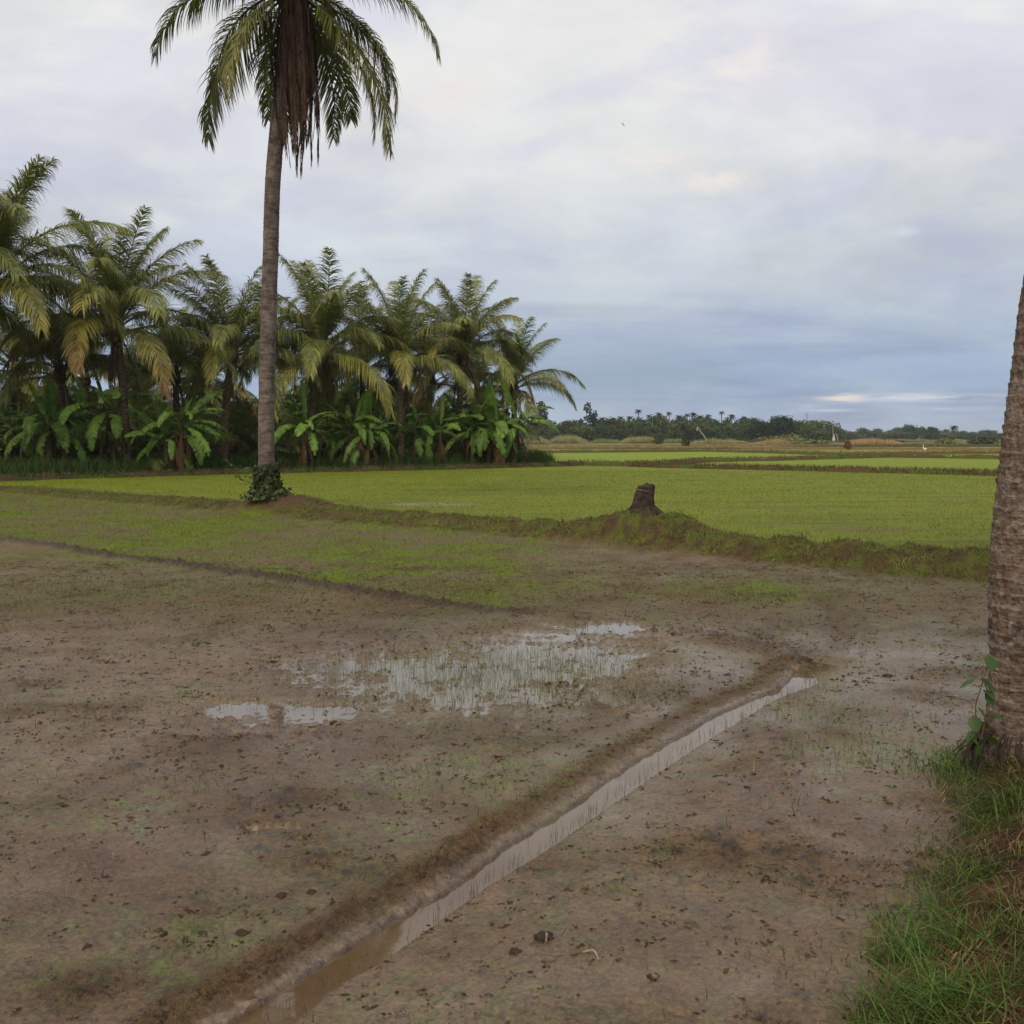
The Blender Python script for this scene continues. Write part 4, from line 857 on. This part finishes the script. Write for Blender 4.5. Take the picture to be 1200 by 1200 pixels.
px = 540
while px < 985:
    far_tree(px, np.interp(px, pxs, pys)+r.uniform(5, 9), r.uniform(300, 325), r.uniform(16, 30), 'low dark tree in front of the distant treeline', 'low trees in front of the distant treeline', seed=i); i += 1; px += r.uniform(9, 14)
px = 980
while px < 1290:
    far_tree(px, np.interp(px, pxs, pys)+r.uniform(-1.5, 3), r.uniform(560, 640), r.uniform(12, 24), 'bluish dark tree in the farthest treeline at the right', 'trees of the farthest treeline at the right', seed=i); i += 1; px += r.uniform(5, 9)
px = 975
while px < 1290:
    far_tree(px, np.interp(px, pxs, pys)+r.uniform(4, 8), r.uniform(480, 540), r.uniform(14, 26), 'low scrubby tree in front of the farthest treeline', 'low trees before the farthest treeline', seed=i); i += 1; px += r.uniform(8, 14)
px = -250
while px < 560:
    far_tree(px, 484+r.uniform(0, 8), r.uniform(170, 200), r.uniform(40, 60), 'dark tree far behind the palm grove, hardly visible between trunks', 'trees far behind the palm grove', seed=i); i += 1; px += r.uniform(22, 32)
px = -300
while px < 590:
    far_tree(px, 452+r.uniform(-14, 14), r.uniform(66, 80), r.uniform(80, 120), 'dark leafy shrub filling the shade behind the palms', 'dark shrubs behind the palm grove', seed=i, name='shrub'); i += 1; px += r.uniform(24, 36)
sl1 = tree_crown('slim_crown', [(0, 0, 5.8, 1.6, 1.6, 2.3), (.3, 0, 7, 1.2, 1.2, 1.2), (-.9, 0, 4.5, 1.3, 1.3, .9), (.6, 0, 3.5, 1.3, 1.2, 1.4)], 620, .6, (.035, .046, .022), 701)
sl2 = tree_crown('irregular_crown', [(-.4, 0, 7, 1.0, 1.0, 1.3), (1.0, 0, 5.6, 1.3, 1.2, 1.0), (-2.0, 0, 3.9, .9, .9, .9), (.3, 0, 4.8, 1.7, 1.5, .8), (1.8, 0, 4.2, 1.0, 1, .5)], 520, .55, (.030, .040, .020), 702)
far_tree(635, 471.5, 350, 34, 'slim tall oval tree rising above the treeline just right of the grove', me=sl1, seed=90)
far_tree(690, 473.5, 350, 36, 'tall irregular open crowned tree rising above the treeline, second from the grove', me=sl2, seed=0)
rd = [tree_crown('round_crown', rblobs(80+k, 8, 8, 12, .1)+[(0, 0, 4.2, 3.9, 3.5, 3.5)], 1500, .6, (.030, .048, .020), 720+k) for k in range(2)]
far_tree(915, 487, 300, 44, 'big dark round topped tree in the middle of the distant treeline', me=rd[0], seed=1)
far_tree(889, 489, 300, 30, 'dark rounded tree left of the big round topped one', me=rd[1], seed=2)
far_tree(960, 492, 430, 44, 'paler grey green tree right of the big dark round one', me=CR[3], seed=3)
far_tree(1068, 497.5, 520, 22, 'taller dark tree standing in the farthest treeline', me=rd[1], seed=4)
far_tree(1091, 500, 520, 18, 'small conical dark tree right of the taller dark one', me=rd[0], seed=5)
# small far palms: star crowns
L = []
for k in range(16):
    a = k*2.4; e = .9-k*.09; pts_ = [(0, 0, 0)]; 
    for q in range(1, 6): s = q/5; pts_.append((math.cos(a)*2.1*s, math.sin(a)*2.1*s, 2.2*s*e-1.5*s*s))
    p = np.array(pts_); sd_ = np.array([-math.sin(a), math.cos(a), 0]); w_ = np.array([.05, .3, .38, .34, .22, .03])[:, None]
    V = np.concatenate([p-sd_*w_-[0, 0, .22], p, p+sd_*w_-[0, 0, .22]]); Fq = []
    for q in range(5): Fq += [(q, q+1, q+7), (q, q+7, q+6), (q+6, q+7, q+13), (q+6, q+13, q+12)]
    L.append((V, np.array(Fq), np.repeat(np.array([[.032, .045, .018]]), len(V), 0)))
V, Fq, Cc = merge(L); SPC = mesh_np('far_palm_crown', V, Fq, M_TREE, Cc, smooth=False)
V, Fq = tube([(0, 0, 0), (.1, 0, .5), (0, 0, 1)], np.array([.2, .15, .13]), 6); SPT = mesh_np('far_palm_trunk', V, Fq, M_BARK2)
for i, (px, top) in enumerate([(748, 478), (772, 482), (784, 481), (805, 483), (812, 482), (830, 484), (845, 480), (857, 484), (738, 486), (760, 484), (795, 485), (820, 485), (705, 487), (872, 486), (1118, 497), (727, 486)]):
    Yd = 335; b = aty(px, 515, Yd); b.z = 0; ht = (HZ-top)/F*Yd+H
    lb = 'highest palm crown above the treeline, left of its middle' if i == 0 else ('slender palm with a visible pale trunk in the distant treeline' if i == 6 else 'small palm crown poking out of the distant treeline')
    o = thing('distant_palm', lb, 'palm tree', b, i, 'small palms in the distant treeline'); obj('trunk', SPT, o, None, None, (1, 1, ht-1)); obj('crown', SPC, o, (0, 0, ht-.9), (.15*math.sin(i*2.1), .15*math.cos(i*1.7), i*1.1), .62+.12*math.sin(i*1.9))

# ------------------------------------------------------------------ reeds, scrub, far bunds
def mass(name, spec, label, cat, mat, hcol, n, wd, lean=.5):
    P = []; Hh = []; Cc = []
    for (x0, x1, py, dep, hmax, col, wgt) in spec:
        k = int(n*wgt); pxx = rng.random(k)*(x1-x0)+x0; Yc = H*F/(py-HZ); yy_ = Yc+rng.random(k)*dep; xx = (pxx-600)/F*yy_
        env = np.clip(1-np.abs((pxx-(x0+x1)/2)/((x1-x0)/2))**3, 0.05, 1)*np.clip(.75+.5*fbm(xx, yy_, 3.0, 3, 70), .2, 1.4)
        P.append(np.stack([xx, yy_, np.zeros(k)+.02], 1)); Hh.append(1.45*hmax*env*(.6+.4*rng.random(k))); Cc.append(vary(col, k, .3, .1))
    return stuff(name, [blades(np.concatenate(P), np.concatenate(Hh), wd, np.concatenate(Cc), 2, lean)], mat, label, cat)
rd_ = (.26, .26, .11); gr_ = (.17, .22, .06); tn_ = (.34, .25, .11); or_ = (.40, .25, .13)
mass('reed_bed', [(600, 645, 521, 22, 1.75, rd_, .10), (640, 690, 520, 25, 1.9, rd_, .14), (725, 775, 520, 25, 1.7, rd_, .14), (805, 880, 520.5, 18, 1.15, rd_, .12), (880, 960, 521, 22, 1.2, tn_, .10), (690, 730, 519.5, 20, 1.1, gr_, .08), (770, 810, 519.5, 20, 1.1, gr_, .08), (985, 1060, 521, 20, 1.2, or_, .14), (1050, 1180, 521, 15, .8, rd_, .10)], 'pale reed beds and dry grass along the far edge of the paddies', 'reeds', M_GRASS, 0, 30000, .10)
mass('far_grass', [(600, 1200, 523, 10, .45, tn_, .25), (600, 1200, 526.5, 4, .3, (.20, .14, .06), .15), (900, 1250, 524, 10, .55, (.13, .14, .05), .2), (560, 1250, 519, 40, .8, (.10, .12, .04), .4)], 'strips of tan and green grass between the farthest plots', 'grass', M_GRASS, 0, 26000, .08)
def bushm(seed, col): return tree_crown('bush_crown', [(random.uniform(-.9, .9), random.uniform(-.5, .5), random.uniform(.2, .55), random.uniform(.5, .8), random.uniform(.4, .7), random.uniform(.3, .5)) for k in range(7)], 420, .24, col, seed)
BSH = [bushm(800, (.14, .165, .05)), bushm(801, (.05, .07, .02)), bushm(802, (.11, .06, .03))]
for i, (px, top, base, wpx, k, lb) in enumerate([(920, 506.5, 519.5, 62, 0, 'broad olive green bush mound in front of the big dark round tree'), (897, 510, 520, 40, 0, 'small olive bush left of the broad bush mound'), (950, 512, 521, 60, 0, 'low olive bush right of the broad bush mound'), (804, 511, 523, 12, 1, 'small dark green bush at the field edge between reed beds'), (772, 512, 521, 20, 1, 'dark bush behind the reeds left of the small field edge bush'), (994, 513, 527, 14, 2, 'rust brown shrub in front of the dry orange grass'), (1150, 512, 521, 40, 1, 'dark bush far right before the farthest treeline'), (1110, 511, 521, 34, 0, 'olive bush left of the far right dark bush'), (850, 508, 518, 40, 1, 'dark green bush behind the reeds left of the dark rounded tree'), (1040, 513, 520, 44, 1, 'low dark bush beyond the dry orange grass')]):
    Yd = H*F/(base-HZ); ht = (HZ-top)/F*Yd+H; b = aty(px, 515, Yd); b.z = 0; o = obj('bush', BSH[k], None, b, (0, 0, i), (wpx/F*Yd/2.8,)*2+(max(.3, ht),)); tag(o, lb, 'bush')
# far bunds as long low earth walls
def far_bund(name, pts, wdt, hgt, col, glabel, gcol, nbl, gh=.22):
    P = pl(pts); Pn = resamp(P, 260); Tn = np.gradient(Pn, axis=0); Tn /= np.linalg.norm(Tn, axis=1)[:, None]; Nn = np.stack([-Tn[:, 1], Tn[:, 0]], 1)
    q = np.linspace(-1, 1, 9); zf = (1-q**2)**.7*hgt; V = []
    nz = fbm(Pn[:, 0], Pn[:, 1], 1.6, 3, 81)
    for k in range(9):
        ww = wdt/2*(1+.25*nz); V.append(np.column_stack([Pn+Nn*(q[k]*ww)[:, None], np.full(260, zf[k])*(1+.45*nz)+(-.02 if k in (0, 8) else .02)+.03*fbm(Pn[:, 0]*1.7+k, Pn[:, 1], .5, 2, 82)]))
    V = np.stack(V, 1).reshape(-1, 3); i = np.arange(259)[:, None]*9; j = np.arange(8)[None]; Fq = np.stack([i+j, i+j+1, i+j+10, i+j+9], -1).reshape(-1, 4)
    c = mx(L3(np.array(col), np.ones(len(V))), np.array(gcol)*.8, ss(fbm(V[:, 0], V[:, 1], 2.5, 3, 83), -.2, .5)); o = obj(name, mesh_np(name, V, Fq, M_GROUND, c, np.zeros(len(V)))); o['kind'] = 'structure'; o['label'] = glabel
    k = rng.integers(0, 260, nbl); off = (rng.random(nbl)*2-1)*wdt/2*1.1; PP = Pn[k]+Nn[k]*off[:, None]+Tn[k]*rng.random(nbl)[:, None]*.5; zz = (1-np.clip(off/(wdt/2), -1, 1)**2)**.7*hgt
    dd = (rng.random(nbl) < .5)[:, None]; return blades(np.column_stack([PP, zz]), gh*(.4+rng.random(nbl)), .03, vary(gcol, nbl, .35, .12)*(~dd)+vary(col, nbl, .4, .1)*1.6*dd, 2, .9)
br = (.095, .060, .032); g_ = (.10, .13, .03)
gp = [far_bund('field_bund', [(655, 547)]+LA[2:], 1.1, .24, br, 'low brown bund along the far side of the big green field', g_, 5000),
      far_bund('field_bund', LB, .9, .20, br, 'low grassy bund running right from behind the stump', g_, 4500),
      far_bund('field_bund', LC[1:], 1.0, .28, (.10, .085, .035), 'thin bund dividing the far plots', g_, 3500, .3),
      far_bund('field_bund', LD[1:], 1.4, .3, (.17, .11, .05), 'tan bund before the farthest plots', (.2, .15, .06), 3000, .35),
      far_bund('field_bund', [(-700, 590), (-300, 575), (0, 565), (80, 562), (150, 560), (330, 555), (480, 552), (620, 548), (660, 547)], .7, .2, (.075, .055, .03), 'low bund at the foot of the palm grove', (.07, .11, .02), 9000, .16)]
stuff('far_bund_grass', gp, M_GRASS, 'rough grass on the low bunds dividing the far plots', 'grass')

# ------------------------------------------------------------------ creepers, twigs, small far things
def heart_leaf(L=.075, col=(.045, .10, .018)):
    pts_ = [(0, 0, 0), (.35, -.42, .06), (.7, -.40, .04), (1.15, 0, -.12), (.7, .40, .04), (.35, .42, .06), (.4, 0, -.03), (.8, 0, -.05)]
    V = np.array(pts_)*L; Fq = np.array([(0, 1, 6), (1, 2, 7), (1, 7, 6), (2, 3, 7), (3, 4, 7), (4, 5, 7), (5, 6, 7), (5, 0, 6)]); return mesh_np('creeper_leaf', V, Fq, M_BANANA, np.repeat(np.array([col]), len(V), 0))
HL = [heart_leaf(.06), heart_leaf(.052, (.055, .12, .02)), heart_leaf(.066, (.05, .095, .02))]
def stem_obj(p, r0, r1, parent, mat=M_TWIG, name='stem'): V, Fq = tube(spline(p, 12), np.linspace(r0, r1, 12), 6); return obj(name, mesh_np(name, V, Fq, mat), parent)
b = aty(1148, 872, 4.15); root = thing('creeper', 'leafy creeper with round green leaves beside the near palm trunk', 'creeper', b)
q = lambda px, py: tuple(aty(px, py, b.y)-b)
for j, path in enumerate([[(1148, 866), (1143, 830), (1150, 805), (1160, 770)], [(1150, 866), (1155, 840), (1158, 815), (1150, 790)]]):
    p = [q(*v) for v in path]; stem_obj(p, .004, .002, root, M_DRY if False else M_BSTEM)
for (px, py, k) in [(1160, 768, 2), (1148, 795, 0), (1143, 797, 2), (1156, 782, 1), (1152, 808, 1), (1154, 812, 0), (1146, 828, 1), (1158, 835, 0), (1140, 838, 2), (1150, 845, 1), (1144, 856, 0), (1158, 862, 2), (1136, 862, 1), (1152, 872, 1)]:
    obj('leaf', HL[k], root, q(px, py), (random.uniform(-.5, .9), random.uniform(.2, 1.1), random.uniform(2.6, 6.8)), random.uniform(.9, 1.25))
# creeper round the foot of the tall palm
c0 = Vector((PALMXY.x, PALMXY.y, 0)); c0.z = float(height(np.array([c0.x]), np.array([c0.y]))[0])
root = thing('creeper', 'leafy creeper wrapped round the foot of the tall lone palm', 'creeper', c0)
n = 700; a = rng.random(n)*6.28; zz = rng.random(n)**2.2*.75; rr_ = .23+.16*(1-zz/.75)*rng.random(n)+.22*rng.random(n)**2*(zz < .18)
c = np.stack([np.cos(a)*rr_, np.sin(a)*rr_, zz-.05], 1); n_ = np.stack([np.cos(a), np.sin(a), rng.normal(0, .5, n)], 1)+rng.normal(0, .5, (n, 3)); n_ /= np.linalg.norm(n_, axis=1)[:, None]
u_ = np.cross(n_, rng.normal(size=(n, 3))); u_ /= np.linalg.norm(u_, axis=1)[:, None]; v_ = np.cross(n_, u_); s_ = (.05+.04*rng.random(n))[:, None]
V = np.stack([c-u_*s_, c-v_*s_*.6, c+u_*s_, c+v_*s_*.6], 1).reshape(-1, 3); ib = np.arange(n)[:, None]*4; Fq = np.concatenate([ib+np.array([0, 1, 2]), ib+np.array([0, 2, 3])])
obj('leaves', mesh_np('creeper_leaves', V, Fq, M_BANANA, np.repeat(vary((.055, .075, .018), n, .5, .2), 4, 0), smooth=False), root)['kind'] = 'stuff'
root2 = thing('shoot', 'yellow green leafy shoots leaning left from the foot of the tall palm', 'plant', c0)
PQ = lambda px, py: tuple(aty(px, py, c0.y)-c0)
for path in [[(308, 578), (296, 562), (280, 550), (262, 538)], [(306, 580), (292, 566), (276, 558)], [(306, 575), (299, 560), (290, 548)]]:
    p = spline([PQ(*v) for v in path], 16); stem_obj([tuple(v) for v in p[::3]], .008, .004, root2, M_BSTEM)
    for k in range(3, 16):
        for sd in (1, -1): obj('leaf', HL[1], root2, tuple(p[k]+rng.normal(0, .02, 3)), (random.uniform(-1, 1), random.uniform(-.5, .9), random.random()*6.28), 1.0)
def twig(px, py, px2, py2, zup, r0, lb, name='twig', z=.03):
    a = at(px, py, z); a.z = float(height(np.array([a.x]), np.array([a.y]))[0]); b = aty(px2, py2, a.y) if zup else at(px2, py2, z)
    if not zup: b.z = float(height(np.array([b.x]), np.array([b.y]))[0])+.015
    d = b-a; mid = d*.5+Vector((.01, .01, .012)); V, Fq = tube(spline([(0, 0, -.005), tuple(mid), tuple(d)], 12), np.linspace(r0, r0*.5, 12), 6)
    o = obj(name, mesh_np(name, V, Fq, M_TWIG), None, a); return tag(o, lb, 'twig')
twig(883, 905, 883, 882, True, .006, 'short pale stick standing upright in the mud right of the ditch')
twig(1106, 815, 1142, 827, False, .006, 'pale stick lying on the mud left of the near palm')
twig(1003, 1112, 1055, 1104, False, .004, 'long yellow stalk lying across the edge of the grassy bank', z=.06)
twig(1105, 1120, 1156, 1078, False, .004, 'dry stalk lying in the grass of the bank', z=.2)
twig(1116, 1118, 1168, 1076, False, .003, 'thin dry stalk beside another on the grassy bank', z=.2)
twig(1001, 1003, 1003, 990, True, .003, 'thin pale straw standing in the mud near the bank')
twig(634, 1097, 640, 1112, False, .005, 'pale chip of straw on the mud clod right of the ditch')
twig(682, 1118, 702, 1132, False, .005, 'dark pale stick lying on mud below the clods')
twig(389, 849, 404, 846, False, .006, 'dark stick lying in the left puddle')
twig(96, 727, 97, 717, True, .007, 'short pale stub standing in the mud at the left')
# clods one can pick out
def clod(px, py, s, lb):
    V, Fq = sphere(1, 14, 10, (1, .8, .6)); V = V*(1+.28*fbm(V[:, 0]*1.3+px, V[:, 1]*1.3+V[:, 2]*2, .8, 3, 90)[:, None]); a = at(px, py, .03); a.z = float(height(np.array([a.x]), np.array([a.y]))[0]); V = V*s
    o = obj('mud_clod', mesh_np('mud_clod', V, Fq, M_GROUND, np.repeat(np.array([[.070, .048, .034]]), len(V), 0), np.full(len(V), .2)), None, a); tag(o, lb, 'clod')
clod(638, 1101, .034, 'rounded dark clod right of the ditch with a pale straw beside it'); clod(365, 1046, .02, 'brown clod on the spoil left of the ditch'); clod(604, 1116, .02, 'flat dark clod left of the rounded one'); clod(392, 846, .026, 'black clod sitting in the left puddle'); clod(330, 1050, .02, 'small dark clod left of the brown clod'); clod(283, 1095, .024, 'mossy dark clod in the green patch lower left')
clod(1040, 793, .035, 'dark clod on the mud between the ditch end and the near palm')
# bird in the sky
b = aty(730, 146, 70); V = np.array([(0, .22, 0), (0, -.28, .02), (.05, 0, .02), (-.05, 0, .02), (0, 0, .05), (0, 0, -.04), (.28, .05, .12), (.62, -.1, -.02), (.26, -.10, .12), (-.28, .05, .12), (-.62, -.1, -.02), (-.26, -.10, .12), (.04, .08, .03), (.04, -.08, .03), (-.04, .08, .03), (-.04, -.08, .03)])
Fq = np.array([(0, 2, 4), (0, 4, 3), (0, 3, 5), (0, 5, 2), (1, 4, 2), (1, 3, 4), (1, 5, 3), (1, 2, 5), (12, 6, 8), (12, 8, 13), (6, 7, 8), (14, 9, 11), (14, 11, 15), (9, 10, 11)])
o = obj('bird', mesh_np('bird', V*.34, Fq, M_DRY, np.repeat(np.array([[.05, .05, .055]]), len(V), 0)), None, b, (0, .5, .9)); tag(o, 'tiny dark bird flying high in the cloudy sky', 'bird')
# egret
def solid(name, parts, loc, rz, lb, cat, col):
    V, Fq, _ = merge([(v, f, np.zeros((len(v), 3))) for v, f in parts]); o = obj(name, mesh_np(name, V, Fq, M_DRY, np.repeat(np.array([col]), len(V), 0)), None, loc, (0, 0, rz)); return tag(o, lb, cat)
v1, f1 = sphere(.14, 8, 6, (1.5, .8, .8)); v1 = v1+[0, 0, .42]
e = [(v1, f1), tube(spline([(.15, 0, .46), (.26, 0, .62), (.2, 0, .76), (.27, 0, .86)], 8), np.linspace(.045, .025, 8), 6), tube([(.27, 0, .86), (.32, 0, .87), (.42, 0, .84)], np.array([.035, .02, .004]), 6), tube([(.02, .04, 0), (.02, .04, .2), (0, .04, .36)], np.array([.012, .012, .015]), 5), tube([(.06, -.04, 0), (.06, -.04, .2), (0, -.04, .36)], np.array([.012, .012, .015]), 5)]
b = at(1084, 531); solid('egret', e, b, 2, 'small white egret standing on a bund in the far plots at right', 'egret', (.75, .75, .72))
# pale pointed shrine and leaning pole, lattice mast, pale leaning trunk
b = aty(977, 515, 300); b.z = 0; root = thing('shrine', 'pale pointed shrine with thin spire at the foot of the far trees', 'shrine', b)
M_PALE, t = new_mat('weathered_plaster'); tc = t.n('ShaderNodeTexCoord').outputs['Object']; cl_ = t.mix(t.noise(tc, 3, 4), (.30, .29, .27, 1), (.45, .43, .40, 1)); bb = t.n('ShaderNodeBsdfPrincipled', {'Base Color': cl_, 'Roughness': .8}); t.n('ShaderNodeOutputMaterial', {0: bb.outputs[0]})
V, Fq = tube([(0, 0, 0), (0, 0, .4), (0, 0, .41), (0, 0, 1.2), (0, 0, 2.0), (0, 0, 2.4)], np.array([.6, .6, .5, .42, .22, .1]), 8); obj('base', mesh_np('shrine_base', V, Fq, M_PALE), root)
V, Fq = tube([(-.25, 0, 2.3), (-.3, 0, 3.5), (-.35, 0, 5.0)], np.array([.1, .07, .03]), 6); obj('spire', mesh_np('shrine_spire', V, Fq, M_PALE), root)
V, Fq = tube([(1.3, 0, 2.6), (.9, 0, 4.0), (.5, 0, 5.2)], np.array([.12, .1, .06]), 6); tag(obj('pole', mesh_np('pole', V, Fq, M_PALE), None, b+Vector((.3, .5, -2.5))), 'pale pole leaning beside the pointed shrine', 'pole')
b = aty(830, 515, 285); b.z = 0; V, Fq = tube(spline([(0, 0, 0), (-1.2, 0, 1.8), (-2.4, 0, 3.2), (-3.0, 0, 3.9)], 10), np.linspace(.16, .1, 10), 6)
o = thing('fallen_palm', 'pale dead palm leaning left in front of the distant treeline', 'palm tree', b); obj('trunk', mesh_np('fallen_trunk', V, Fq, M_PALE), o); obj('crown', tree_crown('dead_crown', [(0, 0, 0, .6, .5, .5)], 60, .5, (.3, .27, .2), 5), o, (-3, 0, 3.8))
b = aty(945, 515, 640); b.z = 0; L = []
for k in range(4): a = k*math.pi/2+.78; L.append(tube([(math.cos(a)*1.2, math.sin(a)*1.2, 0), (math.cos(a)*.7, math.sin(a)*.7, 8), (math.cos(a)*.25, math.sin(a)*.25, 16.6)], np.full(3, .06), 4))
for k in range(14): z0 = k*1.15; s_ = 1.2-.057*z0; L.append(tube([(s_*.7, s_*.7, z0), (0, s_*.7, z0+.6), (-s_*.7, s_*.7, z0+1.15)], np.full(3, .035), 4)); L.append(tube([(-s_*.7, -s_*.7, z0), (0, -s_*.7, z0+.6), (s_*.7, -s_*.7, z0+1.15)], np.full(3, .035), 4))
L.append(tube([(-2, 0, 15.5), (0, 0, 15.6), (2, 0, 15.5)], np.full(3, .06), 4)); L.append(tube([(-1.5, 0, 16.6), (0, 0, 16.6), (1.5, 0, 16.6)], np.full(3, .06), 4))
solid('lattice_mast', L, b, 0, 'thin grey lattice mast rising behind the distant trees', 'mast', (.2, .21, .22))

# ------------------------------------------------------------------ haze
mh, t = new_mat('haze_air'); t.n('ShaderNodeOutputMaterial', {1: t.n('ShaderNodeVolumePrincipled', {'Color': (.80, .86, .95, 1), 'Density': .00022, 'Anisotropy': .3}).outputs[0]})
bpy.ops.mesh.primitive_cube_add(size=1, location=(0, 1300, 9.5)); o = bpy.context.object; o.name = 'haze'; o.scale = (5600, 2900, 23); o.data.materials.append(mh); o['kind'] = 'stuff'; o['label'] = 'thin evening haze over the fields'
